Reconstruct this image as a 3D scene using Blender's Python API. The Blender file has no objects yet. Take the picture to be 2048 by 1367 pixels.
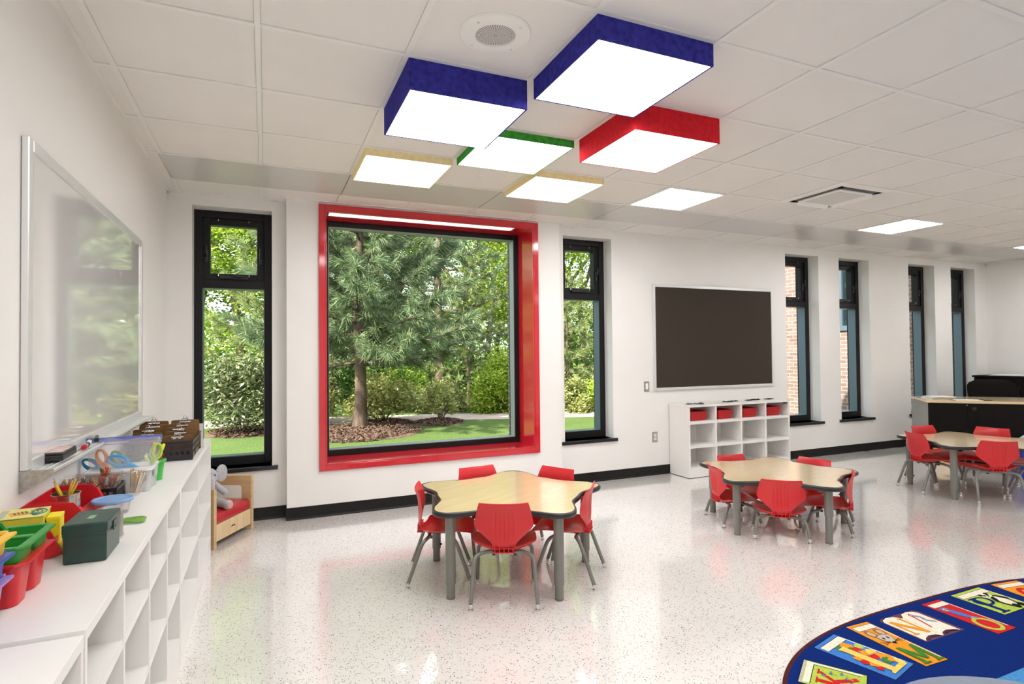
import bpy, bmesh, math, random
import numpy as np
from mathutils import Vector, Matrix
random.seed(7); RNG = np.random.default_rng(11)
PI = math.pi
sc = bpy.context.scene
COL = sc.collection

# ------------------------------------------------------------------ helpers
def v3(*a): return Vector(a)

class MB:
    """collects polygons for ONE mesh object"""
    def __init__(self): self.v = []; self.f = []; self.m = []; self.mi = 0
    def add(self, vs, fs):
        o = len(self.v)
        self.v += [tuple(p) for p in vs]
        for f in fs: self.f.append(tuple(o + i for i in f)); self.m.append(self.mi)
        return self
    def hexa(self, p):     # 8 points: bottom ring 0-3 (ccw seen from above), top ring 4-7
        return self.add(p, [(3, 2, 1, 0), (4, 5, 6, 7), (0, 1, 5, 4), (1, 2, 6, 5), (2, 3, 7, 6), (3, 0, 4, 7)])
    def box(self, x0, x1, y0, y1, z0, z1, M=None):
        p = [(x0, y0, z0), (x1, y0, z0), (x1, y1, z0), (x0, y1, z0), (x0, y0, z1), (x1, y0, z1), (x1, y1, z1), (x0, y1, z1)]
        if M is not None: p = [M @ Vector(q) for q in p]
        return self.hexa(p)
    def prism(self, poly, z0, z1, M=None):
        n = len(poly)
        p = [(x, y, z0) for x, y in poly] + [(x, y, z1) for x, y in poly]
        if M is not None: p = [M @ Vector(q) for q in p]
        return self.add(p, [tuple(range(n - 1, -1, -1)), tuple(range(n, 2 * n))] + [(i, (i + 1) % n, n + (i + 1) % n, n + i) for i in range(n)])
    def rings(self, R, closed=True, cap0=True, cap1=True):
        n = len(R[0]); vs = [q for r in R for q in r]; fs = []
        for k in range(len(R) - 1):
            for i in range(n if closed else n - 1):
                j = (i + 1) % n
                fs.append((k * n + i, k * n + j, (k + 1) * n + j, (k + 1) * n + i))
        if cap0: fs.append(tuple(range(n - 1, -1, -1)))
        if cap1: fs.append(tuple((len(R) - 1) * n + i for i in range(n)))
        return self.add(vs, fs)
    def tube(self, path, r, n=10, caps=True):
        path = [Vector(p) for p in path]; R = []
        rr = r if isinstance(r, (list, tuple)) else [r] * len(path)
        up = None
        for i, p in enumerate(path):
            t = (path[min(i + 1, len(path) - 1)] - path[max(i - 1, 0)]).normalized()
            if up is None:
                up = Vector((0, 0, 1)) if abs(t.z) < 0.9 else Vector((1, 0, 0))
            a = (up - t * up.dot(t))
            if a.length < 1e-5: a = Vector((1, 0, 0)) - t * t.x
            a.normalize(); up = a; b = t.cross(a)
            R.append([p + (a * math.cos(2 * PI * k / n) + b * math.sin(2 * PI * k / n)) * rr[i] for k in range(n)])
        return self.rings(R, True, caps, caps)
    def cyl(self, p0, p1, r0, r1=None, n=16, caps=True):
        return self.tube([p0, p1], [r0, r0 if r1 is None else r1], n, caps)
    def lathe(self, prof, n=24, c=(0, 0, 0), M=None, cap0=True, cap1=True):
        R = []
        for r, z in prof:
            ring = [Vector((c[0] + r * math.cos(2 * PI * k / n), c[1] + r * math.sin(2 * PI * k / n), c[2] + z)) for k in range(n)]
            if M is not None: ring = [M @ q for q in ring]
            R.append(ring)
        return self.rings(R, True, cap0, cap1)
    def ball(self, c, r, n=12, M=None):
        rx, ry, rz = (r, r, r) if not isinstance(r, (list, tuple)) else r
        R = []
        for k in range(1, n):
            a = PI * k / n
            ring = [Vector((rx * math.sin(a) * math.cos(2 * PI * i / (2 * n)), ry * math.sin(a) * math.sin(2 * PI * i / (2 * n)), -rz * math.cos(a))) for i in range(2 * n)]
            if M is not None: ring = [M @ q for q in ring]
            R.append([Vector(c) + q for q in ring])
        return self.rings(R)
    def build(self, name, mats, parent=None, smooth=False, bev=0, seg=2, angle=35):
        me = bpy.data.meshes.new(name)
        me.from_pydata(self.v, [], self.f)
        if not isinstance(mats, (list, tuple)): mats = [mats]
        for m in mats: me.materials.append(m)
        if len(mats) > 1: me.polygons.foreach_set('material_index', self.m)
        if smooth:
            me.polygons.foreach_set('use_smooth', [True] * len(me.polygons))
            try: me.set_sharp_from_angle(angle=math.radians(angle))
            except Exception: pass
        me.update()
        o = bpy.data.objects.new(name, me); COL.objects.link(o)
        if parent is not None: o.parent = parent
        if bev:
            b = o.modifiers.new('bevel', 'BEVEL'); b.width = bev; b.segments = seg; b.limit_method = 'ANGLE'; b.angle_limit = math.radians(40)
            b.harden_normals = False
        return o

def tag(o, label=None, cat=None, group=None, kind=None):
    if label: o['label'] = label
    if cat: o['category'] = cat
    if group: o['group'] = group
    if kind: o['kind'] = kind
    return o
def thing(name, label, cat, loc=(0, 0, 0), rz=0, group=None, rot=None):
    o = bpy.data.objects.new(name, None); COL.objects.link(o)
    o.empty_display_size = 0.1
    o.location = loc; o.rotation_euler = rot if rot else (0, 0, rz)
    return tag(o, label, cat, group)
def struct(o): o['kind'] = 'structure'; return o
def kids(o): return [c for c in bpy.data.objects if c.parent == o]
def copy_tree(o, loc, rz=None, label=None, group=None, rot=None):
    def rec(s, par):
        c = s.copy(); COL.objects.link(c)
        if par is not None: c.parent = par
        for ch in kids(s):
            if ch != c: rec(ch, c)
        return c
    r = rec(o, None); r.location = loc
    if rz is not None: r.rotation_euler = (0, 0, rz)
    if rot is not None: r.rotation_euler = rot
    if label: r['label'] = label
    if group: r['group'] = group
    return r

# ------------------------------------------------------------------ materials
def mat(name, col, rough=0.5, metal=0.0, spec=0.5, coat=0.0, trans=0.0, alpha=1.0, sheen=0.0):
    m = bpy.data.materials.new(name); m.use_nodes = True
    b = m.node_tree.nodes['Principled BSDF']
    b.inputs['Base Color'].default_value = (*col, 1); b.inputs['Roughness'].default_value = rough
    b.inputs['Metallic'].default_value = metal; b.inputs['Specular IOR Level'].default_value = spec
    b.inputs['Coat Weight'].default_value = coat; b.inputs['Coat Roughness'].default_value = 0.08
    b.inputs['Sheen Weight'].default_value = sheen
    return m
def nt(m): return m.node_tree.nodes, m.node_tree.links, m.node_tree.nodes['Principled BSDF']
def srgb(r, g, b):
    f = lambda c: (c / 255) / 12.92 if c / 255 <= 0.04045 else ((c / 255 + 0.055) / 1.055) ** 2.4
    return (f(r), f(g), f(b))
def vary(m, scale=8, amt=0.12, detail=3, stretch=None, bump=0, bscale=None):
    """small object-space colour variation and an optional bump"""
    N, L, b = nt(m); col = b.inputs['Base Color'].default_value[:]
    tc = N.new('ShaderNodeTexCoord'); mp = N.new('ShaderNodeMapping')
    if stretch: mp.inputs['Scale'].default_value = stretch
    L.new(tc.outputs['Object'], mp.inputs['Vector'])
    n = N.new('ShaderNodeTexNoise'); n.inputs['Scale'].default_value = scale; n.inputs['Detail'].default_value = detail
    L.new(mp.outputs[0], n.inputs['Vector'])
    r = N.new('ShaderNodeValToRGB'); L.new(n.outputs['Fac'], r.inputs['Fac'])
    r.color_ramp.elements[0].position = 0.3; r.color_ramp.elements[1].position = 0.7
    r.color_ramp.elements[0].color = tuple(c * (1 - amt) for c in col[:3]) + (1,)
    r.color_ramp.elements[1].color = tuple(min(1, c * (1 + amt)) for c in col[:3]) + (1,)
    L.new(r.outputs['Color'], b.inputs['Base Color'])
    if bump:
        n2 = N.new('ShaderNodeTexNoise'); n2.inputs['Scale'].default_value = bscale or scale * 4; n2.inputs['Detail'].default_value = 2
        L.new(mp.outputs[0], n2.inputs['Vector'])
        bp = N.new('ShaderNodeBump'); bp.inputs['Strength'].default_value = bump; bp.inputs['Distance'].default_value = 0.004
        L.new(n2.outputs['Fac'], bp.inputs['Height']); L.new(bp.outputs[0], b.inputs['Normal'])
    return m
def emis(name, col, s):
    m = bpy.data.materials.new(name); m.use_nodes = True; N = m.node_tree.nodes; L = m.node_tree.links
    N.clear(); o = N.new('ShaderNodeOutputMaterial'); e = N.new('ShaderNodeEmission')
    e.inputs['Color'].default_value = (*col, 1); e.inputs['Strength'].default_value = s
    L.new(e.outputs[0], o.inputs['Surface']); return m
def clear(name, tint=(1, 1, 1), body=(1, 1, 1), fac=0.08, rough=0.05, ior=1.45):
    """see-through film: transparent with a fresnel gloss and a little milky body"""
    m = bpy.data.materials.new(name); m.use_nodes = True; N = m.node_tree.nodes; L = m.node_tree.links
    N.clear(); o = N.new('ShaderNodeOutputMaterial')
    t = N.new('ShaderNodeBsdfTransparent'); t.inputs['Color'].default_value = (*tint, 1)
    g = N.new('ShaderNodeBsdfGlossy'); g.inputs['Roughness'].default_value = rough
    d = N.new('ShaderNodeBsdfDiffuse'); d.inputs['Color'].default_value = (*body, 1)
    lw = N.new('ShaderNodeLayerWeight'); lw.inputs['Blend'].default_value = 0.5     # Schlick reflectance, the same from both faces
    pw = N.new('ShaderNodeMath'); pw.operation = 'POWER'; pw.inputs[1].default_value = 5; L.new(lw.outputs['Facing'], pw.inputs[0])
    f0 = ((ior - 1) / (ior + 1)) ** 2; fr = N.new('ShaderNodeMath'); fr.operation = 'MULTIPLY_ADD'; fr.inputs[1].default_value = 1 - f0; fr.inputs[2].default_value = f0; L.new(pw.outputs[0], fr.inputs[0])
    m1 = N.new('ShaderNodeMixShader'); m1.inputs['Fac'].default_value = fac
    L.new(t.outputs[0], m1.inputs[1]); L.new(d.outputs[0], m1.inputs[2])
    m2 = N.new('ShaderNodeMixShader'); L.new(fr.outputs[0], m2.inputs['Fac'])
    L.new(m1.outputs[0], m2.inputs[1]); L.new(g.outputs[0], m2.inputs[2])
    L.new(m2.outputs[0], o.inputs['Surface']); return m
def leafmat(name, c0, c1, c2, trans=0.35, rough=0.5):
    m = bpy.data.materials.new(name); m.use_nodes = True; N = m.node_tree.nodes; L = m.node_tree.links
    N.clear(); o = N.new('ShaderNodeOutputMaterial')
    ge = N.new('ShaderNodeNewGeometry'); r = N.new('ShaderNodeValToRGB')
    L.new(ge.outputs['Random Per Island'], r.inputs['Fac'])
    e = r.color_ramp.elements; e[0].color = (*c0, 1); e[1].color = (*c2, 1); k = e.new(0.5); k.color = (*c1, 1)
    p = N.new('ShaderNodeBsdfPrincipled'); p.inputs['Roughness'].default_value = rough; p.inputs['Specular IOR Level'].default_value = 0.3
    t = N.new('ShaderNodeBsdfTranslucent'); mx = N.new('ShaderNodeMixShader'); mx.inputs['Fac'].default_value = trans
    L.new(r.outputs[0], p.inputs['Base Color']); L.new(r.outputs[0], t.inputs['Color'])
    L.new(p.outputs[0], mx.inputs[1]); L.new(t.outputs[0], mx.inputs[2]); L.new(mx.outputs[0], o.inputs['Surface'])
    return m

WALL = vary(mat('wall_paint', (0.80, 0.785, 0.765), 0.42, spec=0.35), 3, 0.015, bump=0.05, bscale=220)
CEILT = vary(mat('ceiling_tile', (0.79, 0.765, 0.74), 0.75, spec=0.2), 2, 0.02, bump=0.12, bscale=160)
RADIANT = mat('radiant_panel_enamel', (0.60, 0.585, 0.57), 0.30, spec=0.5)
TBAR = mat('ceiling_grid_enamel', (0.80, 0.79, 0.77), 0.4)
WHITE_LAM = vary(mat('white_laminate', (0.80, 0.785, 0.765), 0.38, spec=0.4), 2, 0.01)
WHITE_PL = mat('white_plastic', (0.82, 0.81, 0.79), 0.35)
BLACK_FR = mat('black_frame', (0.009, 0.009, 0.010), 0.38, spec=0.25)
JAMB = mat('sky_tinted_frame', (0.13, 0.18, 0.23), 0.3, metal=0.35)  # grey-blue is the sky's reflection put into the base colour
SILL = mat('black_sill', (0.014, 0.015, 0.017), 0.22)
RUBBER = vary(mat('black_rubber_base', (0.010, 0.009, 0.008), 0.42, spec=0.25), 6, 0.25)
REDP = mat('red_gloss_paint', (0.56, 0.016, 0.028), 0.10, spec=0.6, coat=0.5)
REDPL = mat('red_chair_plastic', (0.60, 0.018, 0.024), 0.28, spec=0.5)
GREYT = mat('grey_enamel_tube', (0.20, 0.198, 0.178), 0.36, metal=0.25)
CHROME = mat('chrome', (0.78, 0.77, 0.75), 0.16, metal=1)
ALU = mat('aluminium', (0.70, 0.70, 0.69), 0.34, metal=0.85)
ALU_P = mat('pale_aluminium', (0.78, 0.79, 0.79), 0.30, metal=0.45)
STEEL = vary(mat('brushed_steel', (0.47, 0.45, 0.42), 0.4, metal=0.9), 60, 0.2)
MAPLE = vary(mat('maple_laminate', (0.76, 0.57, 0.32), 0.25, spec=0.5, coat=1.0), 5, 0.05, stretch=(1, 5, 1))
TEDGE = mat('black_vinyl_edge', (0.014, 0.016, 0.018), 0.28)
BIRCH = vary(mat('birch_ply', (0.55, 0.39, 0.21), 0.45), 4, 0.12, stretch=(1, 1, 9))
BIRCH_L = vary(mat('birch_ply_front', (0.66, 0.50, 0.29), 0.42), 4, 0.1, stretch=(9, 1, 1))
VINYL = vary(mat('red_vinyl', (0.44, 0.014, 0.022), 0.3), 12, 0.15, bump=0.25, bscale=26)
TACK = vary(mat('dark_tackboard_fabric', (0.050, 0.040, 0.032), 0.9, spec=0.15), 300, 0.2, bump=0.1, bscale=500)
MAPLE.node_tree.nodes['Principled BSDF'].inputs['Coat IOR'].default_value = 1.8; MAPLE.node_tree.nodes['Principled BSDF'].inputs['Coat Roughness'].default_value = 0.14
WBOARD = mat('whiteboard_enamel', (0.78, 0.77, 0.755), 0.05, spec=0.7, coat=1.0); WBOARD.node_tree.nodes['Principled BSDF'].inputs['Coat IOR'].default_value = 1.5; WBOARD.node_tree.nodes['Principled BSDF'].inputs['Coat Roughness'].default_value = 0.03
BLACKPL = mat('black_plastic', (0.013, 0.012, 0.013), 0.35)
NAVYPL = mat('near_black_plastic', (0.018, 0.015, 0.024), 0.33)
BLUEF = vary(mat('blue_felt_shade', (0.036, 0.034, 0.26), 0.9, spec=0.1), 40, 0.3)
REDF = vary(mat('red_felt_shade', (0.62, 0.020, 0.030), 0.9, spec=0.1), 40, 0.12)
GREENF = vary(mat('green_felt_shade', (0.055, 0.33, 0.045), 0.9, spec=0.1), 40, 0.25)
YELF = vary(mat('yellow_felt_shade', (0.90, 0.76, 0.42), 0.9, spec=0.1), 40, 0.06)
LAMP = emis('lit_diffuser', (1.0, 0.985, 0.965), 11.0)
LAMP2 = emis('lit_panel', (1.0, 0.99, 0.98), 24.0)
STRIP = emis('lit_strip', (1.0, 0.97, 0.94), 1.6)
GLASS = clear('window_glass', (0.97, 0.985, 0.98), fac=0.0, rough=0.0, ior=1.0)
CLEARP = clear('clear_plastic', (0.97, 0.97, 0.97), (0.9, 0.9, 0.9), 0.03, 0.06)
FROST = clear('frosted_plastic', (0.93, 0.92, 0.92), (0.70, 0.70, 0.70), 0.62, 0.2, 1.3)
FILM = clear('bag_film', (0.97, 0.97, 0.98), (0.88, 0.88, 0.92), 0.22, 0.1, 1.3)
DARKLAM = vary(mat('espresso_laminate', (0.006, 0.0045, 0.0036), 0.45, spec=0.15), 5, 0.2)
GREYLAM = mat('grey_laminate', (0.33, 0.32, 0.30), 0.45)
PAPER = mat('white_paper', (0.82, 0.81, 0.79), 0.8)

# floor: terrazzo
FLOOR = mat('terrazzo', (0.72, 0.69, 0.655), 0.2, spec=0.5, coat=1.0)
FLOOR.node_tree.nodes['Principled BSDF'].inputs['Coat IOR'].default_value = 1.75; FLOOR.node_tree.nodes['Principled BSDF'].inputs['Coat Roughness'].default_value = 0.045
def terrazzo(m):
    N, L, b = nt(m)
    tc = N.new('ShaderNodeTexCoord')
    def chips(scale, thr, dist, cols):
        v = N.new('ShaderNodeTexVoronoi'); v.inputs['Scale'].default_value = scale; L.new(tc.outputs['Object'], v.inputs['Vector'])
        s = N.new('ShaderNodeSeparateColor'); L.new(v.outputs['Color'], s.inputs[0])
        a = N.new('ShaderNodeMath'); a.operation = 'LESS_THAN'; a.inputs[1].default_value = thr; L.new(s.outputs[0], a.inputs[0])
        d = N.new('ShaderNodeMath'); d.operation = 'LESS_THAN'; d.inputs[1].default_value = dist; L.new(v.outputs['Distance'], d.inputs[0])
        mu = N.new('ShaderNodeMath'); mu.operation = 'MULTIPLY'; L.new(a.outputs[0], mu.inputs[0]); L.new(d.outputs[0], mu.inputs[1])
        r = N.new('ShaderNodeValToRGB'); r.color_ramp.interpolation = 'CONSTANT'; L.new(s.outputs[1], r.inputs['Fac'])
        e = r.color_ramp.elements; e[0].color = (*cols[0], 1); e[1].color = (*cols[1], 1); e[1].position = 0.3
        for i, c in enumerate(cols[2:]): k = e.new(0.5 + 0.17 * i); k.color = (*c, 1)
        return mu.outputs[0], r.outputs[0]
    n = N.new('ShaderNodeTexNoise'); n.inputs['Scale'].default_value = 1.1; n.inputs['Detail'].default_value = 4; L.new(tc.outputs['Object'], n.inputs['Vector'])
    r0 = N.new('ShaderNodeValToRGB'); L.new(n.outputs['Fac'], r0.inputs['Fac'])
    r0.color_ramp.elements[0].color = (0.70, 0.665, 0.63, 1); r0.color_ramp.elements[1].color = (0.78, 0.76, 0.73, 1)
    r0.color_ramp.elements[0].position = 0.3; r0.color_ramp.elements[1].position = 0.7
    prev = r0.outputs[0]
    for sca, thr, dist, cols in ((95, 0.30, 0.42, [(0.80, 0.79, 0.77), (0.62, 0.57, 0.51), (0.78, 0.76, 0.73), (0.52, 0.47, 0.42)]),
                                 (120, 0.22, 0.33, [(0.10, 0.085, 0.075), (0.33, 0.27, 0.22), (0.045, 0.042, 0.042), (0.27, 0.25, 0.235)])):
        k, c = chips(sca, thr, dist, cols)
        mx = N.new('ShaderNodeMix'); mx.data_type = 'RGBA'; L.new(k, mx.inputs['Factor']); L.new(prev, mx.inputs['A']); L.new(c, mx.inputs['B'])
        prev = mx.outputs['Result']
    L.new(prev, b.inputs['Base Color'])
terrazzo(FLOOR)

def brickmat(name):
    m = mat(name, (0.4, 0.25, 0.2), 0.85, spec=0.2); N, L, b = nt(m)
    tc = N.new('ShaderNodeTexCoord'); s = N.new('ShaderNodeSeparateXYZ'); L.new(tc.outputs['Object'], s.inputs[0])
    a = N.new('ShaderNodeMath'); a.operation = 'ADD'; L.new(s.outputs[0], a.inputs[0]); L.new(s.outputs[1], a.inputs[1])
    c = N.new('ShaderNodeCombineXYZ'); L.new(a.outputs[0], c.inputs[0]); L.new(s.outputs[2], c.inputs[1])
    t = N.new('ShaderNodeTexBrick'); t.inputs['Scale'].default_value = 1; t.inputs['Brick Width'].default_value = 0.22; t.inputs['Row Height'].default_value = 0.075
    t.inputs['Mortar Size'].default_value = 0.006; t.inputs['Color1'].default_value = (0.165, 0.105, 0.088, 1); t.inputs['Color2'].default_value = (0.225, 0.158, 0.135, 1)
    t.inputs['Mortar'].default_value = (0.36, 0.34, 0.315, 1); t.inputs['Bias'].default_value = 0.0
    L.new(c.outputs[0], t.inputs['Vector']); L.new(t.outputs['Color'], b.inputs['Base Color'])
    bp = N.new('ShaderNodeBump'); bp.invert = True; bp.inputs['Strength'].default_value = 0.5; bp.inputs['Distance'].default_value = 0.006
    L.new(t.outputs['Fac'], bp.inputs['Height']); L.new(bp.outputs[0], b.inputs['Normal'])
    return m
BRICK = brickmat('brick')

# ------------------------------------------------------------------ room
XL, XR, YR, YB, CZ, YF = -0.735, 10.53, 5.335, 5.21, 2.739, -3.6
GX, GY, GS = -0.638, 2.500, 0.6096
ZT = 3.05
WINS = [(-0.555, 0.052), (2.905, 3.51), (6.15, 6.755), (7.15, 7.76), (8.62, 9.23), (9.63, 10.245)]
WZ0, WZ1 = 0.455, 2.645
BAY = (0.478, 2.49, 0.445, 2.66)

def wall_y(mb, x0, x1, z0, z1, y0, y1, ops):
    """wall slab in the XZ plane with rectangular openings (x0,x1,z0,z1)"""
    ops = sorted(ops); x = x0
    for a, b, c, d in ops:
        mb.box(x, a, y0, y1, z0, z1)
        if c > z0: mb.box(a, b, y0, y1, z0, c)
        if d < z1: mb.box(a, b, y0, y1, d, z1)
        x = b
    mb.box(x, x1, y0, y1, z0, z1)
ops = [(a, b, WZ0, WZ1) for a, b in WINS]
bayop = (BAY[0], BAY[1], BAY[2], BAY[3])
w = MB(); wall_y(w, XL, XR, 0, ZT, YR, 5.64, ops + [(BAY[0] - 0.001, BAY[1] + 0.001, BAY[2] - 0.001, BAY[3] + 0.001)])
struct(w.build('wall_back', WALL))
w = MB(); wall_y(w, 0.164, 2.80, 0, CZ + 0.02, YB, YR + 0.002, [bayop]); struct(w.build('wall_bay', WALL))
w = MB(); wall_y(w, XL - 0.3, 10.4, -0.2, 4.2, 5.64, 5.665, [(a + 0.0, b, WZ0 - 0.03, WZ1) for a, b in WINS] + [(0.2, 2.78, -0.1, 3.2)])
wall_y(w, 0.16, 2.82, -0.2, 3.3, 5.64, 5.83, [(BAY[0] + 0.02, BAY[1] - 0.02, BAY[2] - 0.03, BAY[3])])
struct(w.build('wall_exterior', BRICK))
struct(MB().box(XL - 0.3, XL, YF, 5.86, 0, ZT).build('wall_left', WALL))
struct(MB().box(XR, XR + 0.2, YF, 5.64, 0, ZT).build('wall_right', WALL))
struct(MB().box(XL - 0.3, XR + 0.2, YF - 0.2, YF, 0, ZT).build('wall_front', WALL))
struct(MB().box(XL - 0.3, XR + 0.2, YF - 0.2, 5.64, -0.15, 0).build('floor', FLOOR))

# ceiling: tiles per cell, radiant panel row, grid bars
FIX = {(2, 0), (3, 1), (2, 2), (3, -1), (4, 0), (4, 2)}
c = MB(); rp = MB()
i0, i1 = -1, 18; j0, j1 = -11, 4
def cellx(i): return (max(XL, GX + GS * i), min(XR, GX + GS * (i + 1)))
def celly(j): return (max(YF, GY + GS * j), min(YR, GY + GS * (j + 1)))
c.box(XL, XR, YF, YR, CZ + 0.012, ZT)
for i in range(i0, i1 + 1):
    for j in range(j0, j1 + 1):
        xa, xb = cellx(i); ya, yb = celly(j)
        if xb - xa < 0.03 or yb - ya < 0.03: continue
        if j == 3 and i >= 0:
            continue
        c.box(xa + 0.013, xb - 0.013, ya + 0.013, yb - 0.013, CZ - 0.001, CZ + 0.013)
struct(c.build('ceiling', CEILT))
ya, yb = celly(3)
for i in range(0, i1 + 1, 2):
    xa = GX + GS * i; xb = min(XR, GX + GS * (i + 2))
    if xb - xa > 0.05: rp.box(xa + 0.004, xb - 0.004, ya + 0.012, yb - 0.012, CZ - 0.006, CZ + 0.013)
struct(rp.build('trim_2', RADIANT))
g = MB()
for i in range(0, i1 + 1):
    x = GX + GS * i
    if x < XR: g.box(x - 0.012, x + 0.012, YF, ya, CZ - 0.007, CZ + 0.011); g.box(x - 0.012, x + 0.012, yb, YR, CZ - 0.007, CZ + 0.011)
for j in range(j0 + 1, j1 + 1):
    y = GY + GS * j; g.box(XL, XR, y - 0.012, y + 0.012, CZ - 0.0065, CZ + 0.011)
g.box(XL, XL + 0.022, YF, YR, CZ - 0.008, CZ + 0.011); g.box(XL, 0.164, YR - 0.022, YR, CZ - 0.008, CZ + 0.011)
g.box(2.80, XR, YR - 0.022, YR, CZ - 0.008, CZ + 0.011); g.box(0.15, 2.82, YB - 0.022, YB, CZ - 0.008, CZ + 0.011)
g.box(XR - 0.022, XR, YF, YR, CZ - 0.008, CZ + 0.011)
struct(g.build('trim_1', TBAR))

# rubber base
def base_run(mb, x0, x1, y):
    mb.add([(x0, y, 0), (x1, y, 0), (x1, y - 0.014, 0), (x0, y - 0.014, 0), (x0, y - 0.006, 0.018), (x1, y - 0.006, 0.018), (x0, y - 0.005, 0.102), (x1, y - 0.005, 0.102), (x0, y, 0.104), (x1, y, 0.104)],
           [(3, 2, 5, 4), (4, 5, 7, 6), (6, 7, 9, 8), (0, 3, 4, 6, 8), (1, 9, 7, 5, 2), (0, 8, 9, 1), (0, 1, 2, 3)])
b = MB(); base_run(b, XL, 0.164, YR); base_run(b, 2.80, XR, YR); struct(b.build('baseboard_back', RUBBER))
b = MB(); base_run(b, 0.158, 2.806, YB); b.box(0.158, 0.164, YB - 0.005, YR, 0, 0.103); b.box(2.80, 2.806, YB - 0.005, YR, 0, 0.103); struct(b.build('baseboard_bay', RUBBER))
struct(MB().box(XL, XL + 0.006, YF, YR, 0, 0.103).build('baseboard_left', RUBBER))
struct(MB().box(XR - 0.006, XR, YF, YR, 0, 0.103).build('baseboard_right', RUBBER))

# narrow windows
def make_window(n, xa, xb):
    r = bpy.data.objects.new('window_%d' % n, None); COL.objects.link(r); r['kind'] = 'structure'; r.location = ((xa + xb) / 2, 5.49, WZ0)
    W = (xb - xa) / 2; H = WZ1 - WZ0
    f = MB(); t = 0.062; y0, y1 = 0.0, 0.145
    tz = 1.525
    f.box(-W, -W + t, y0, y1, 0, H); f.box(W - t, W, y0, y1, 0, H)
    f.box(-W + t, W - t, y0, y1, 0, 0.075); f.box(-W + t, W - t, y0, y1, H - 0.062, H); f.box(-W + t, W - t, y0, y1, tz, tz + 0.07)
    f.build('window_frame', BLACK_FR, r, bev=0.003)
    # lining of the deep fixed light, its colour carrying the blue of the reflected sky
    l = MB(); a = W - t; l.box(-a, -a + 0.004, 0.012, 0.125, 0.075, tz); l.box(a - 0.004, a, 0.012, 0.125, 0.075, tz)
    l.box(-a, a, 0.012, 0.125, 0.075, 0.079); l.box(-a, a, 0.012, 0.125, tz - 0.004, tz)
    l.build('glazing_bead', JAMB, r)
    MB().box(-a, a, 0.118, 0.124, 0.075, tz).build('pane', GLASS, r)
    s = MB(); q = 0.058; zs0, zs1 = tz + 0.07, H - 0.062
    s.box(-a, -a + q, 0.02, 0.105, zs0, zs1); s.box(a - q, a, 0.02, 0.105, zs0, zs1); s.box(-a + q, a - q, 0.02, 0.105, zs0, zs0 + q); s.box(-a + q, a - q, 0.02, 0.105, zs1 - q, zs1)
    so = s.build('vent_sash', BLACK_FR, r, bev=0.003)
    MB().box(-a + q, a - q, 0.075, 0.081, zs0 + q, zs1 - q).build('pane', GLASS, so)
    zc = zs0 + 0.20
    for sx in (-1, 1):
        h = MB(); h.box(sx * (a - 0.03) - 0.012, sx * (a - 0.03) + 0.012, 0.004, 0.02, zc - 0.05, zc + 0.05)
        h.tube([(sx * (a - 0.03), 0.008, zc), (sx * (a - 0.03), -0.022, zc + 0.015), (sx * (a - 0.03), -0.028, zc + 0.085)], 0.008, 8)
        h.build('cam_handle', BLACKPL, so, bev=0.002)
    h = MB(); h.box(-0.11, 0.11, 0.0, 0.02, zs0 + 0.012, zs0 + 0.04); h.tube([(-0.02, 0.008, zs0 + 0.03), (0.02, -0.02, zs0 + 0.035), (0.07, -0.02, zs0 + 0.03)], 0.007, 8)
    h.build('opener', BLACKPL, so, bev=0.002)
    for sx in (-1, 1):
        for zz in (zs0 + 0.03, zs1 - 0.028):
            MB().tube([(sx * 0.12, 0.018, zz), (sx * 0.12, 0.006, zz + 0.004), (sx * 0.12, 0.008, zz + 0.022)], 0.0035, 6).build('pin', CHROME, so)
    s = MB(); s.box(-W, W, -0.158, 0.01, -0.034, 0.0); s.box(-W - 0.045, W + 0.045, -0.178, -0.153, -0.034, 0.0)
    s.build('window_sill', SILL, r, bev=0.003)
for k, (a, b_) in enumerate(WINS): make_window(k + 1, a, b_)

# red bay window
r = bpy.data.objects.new('window_7', None); COL.objects.link(r); r['kind'] = 'structure'; r.location = (0, 0, 0)
xa, xb, za, zb = BAY
f = MB(); o_ = 0.053
f.box(xa - o_, xa, 5.188, 5.212, za - o_, zb + o_); f.box(xb, xb + o_, 5.188, 5.212, za - o_, zb + o_)
f.box(xa, xb, 5.188, 5.212, za - o_, za); f.box(xa, xb, 5.188, 5.212, zb, zb + o_)
f.box(xa, xa + 0.012, 5.19, 5.56, za, zb); f.box(xb - 0.012, xb, 5.19, 5.56, za, zb)
f.box(xa + 0.012, xb - 0.012, 5.19, 5.56, za, za + 0.012)
f.box(xa + 0.012, xb - 0.012, 5.19, 5.225, zb - 0.012, zb); f.box(xa + 0.012, xb - 0.012, 5.355, 5.56, zb - 0.012, zb)
f.box(xa + 0.012, 0.52, 5.225, 5.355, zb - 0.012, zb); f.box(2.30, xb - 0.012, 5.225, 5.355, zb - 0.012, zb)
f.build('window_casing', REDP, r, bev=0.003)
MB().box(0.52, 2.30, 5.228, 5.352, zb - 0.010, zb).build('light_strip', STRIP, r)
f = MB(); ia, ib, ja, jb = xa + 0.012, xb - 0.012, za + 0.012, zb - 0.012; t = 0.05
f.box(ia, ia + t, 5.55, 5.70, ja, jb); f.box(ib - t, ib, 5.55, 5.70, ja, jb); f.box(ia + t, ib - t, 5.55, 5.70, ja, ja + 0.055); f.box(ia + t, ib - t, 5.55, 5.70, jb - t, jb)
f.build('window_frame', BLACK_FR, r, bev=0.003)
l = MB(); e0, e1, g0, g1 = ia + t, ib - t, ja + 0.055, jb - t
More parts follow.
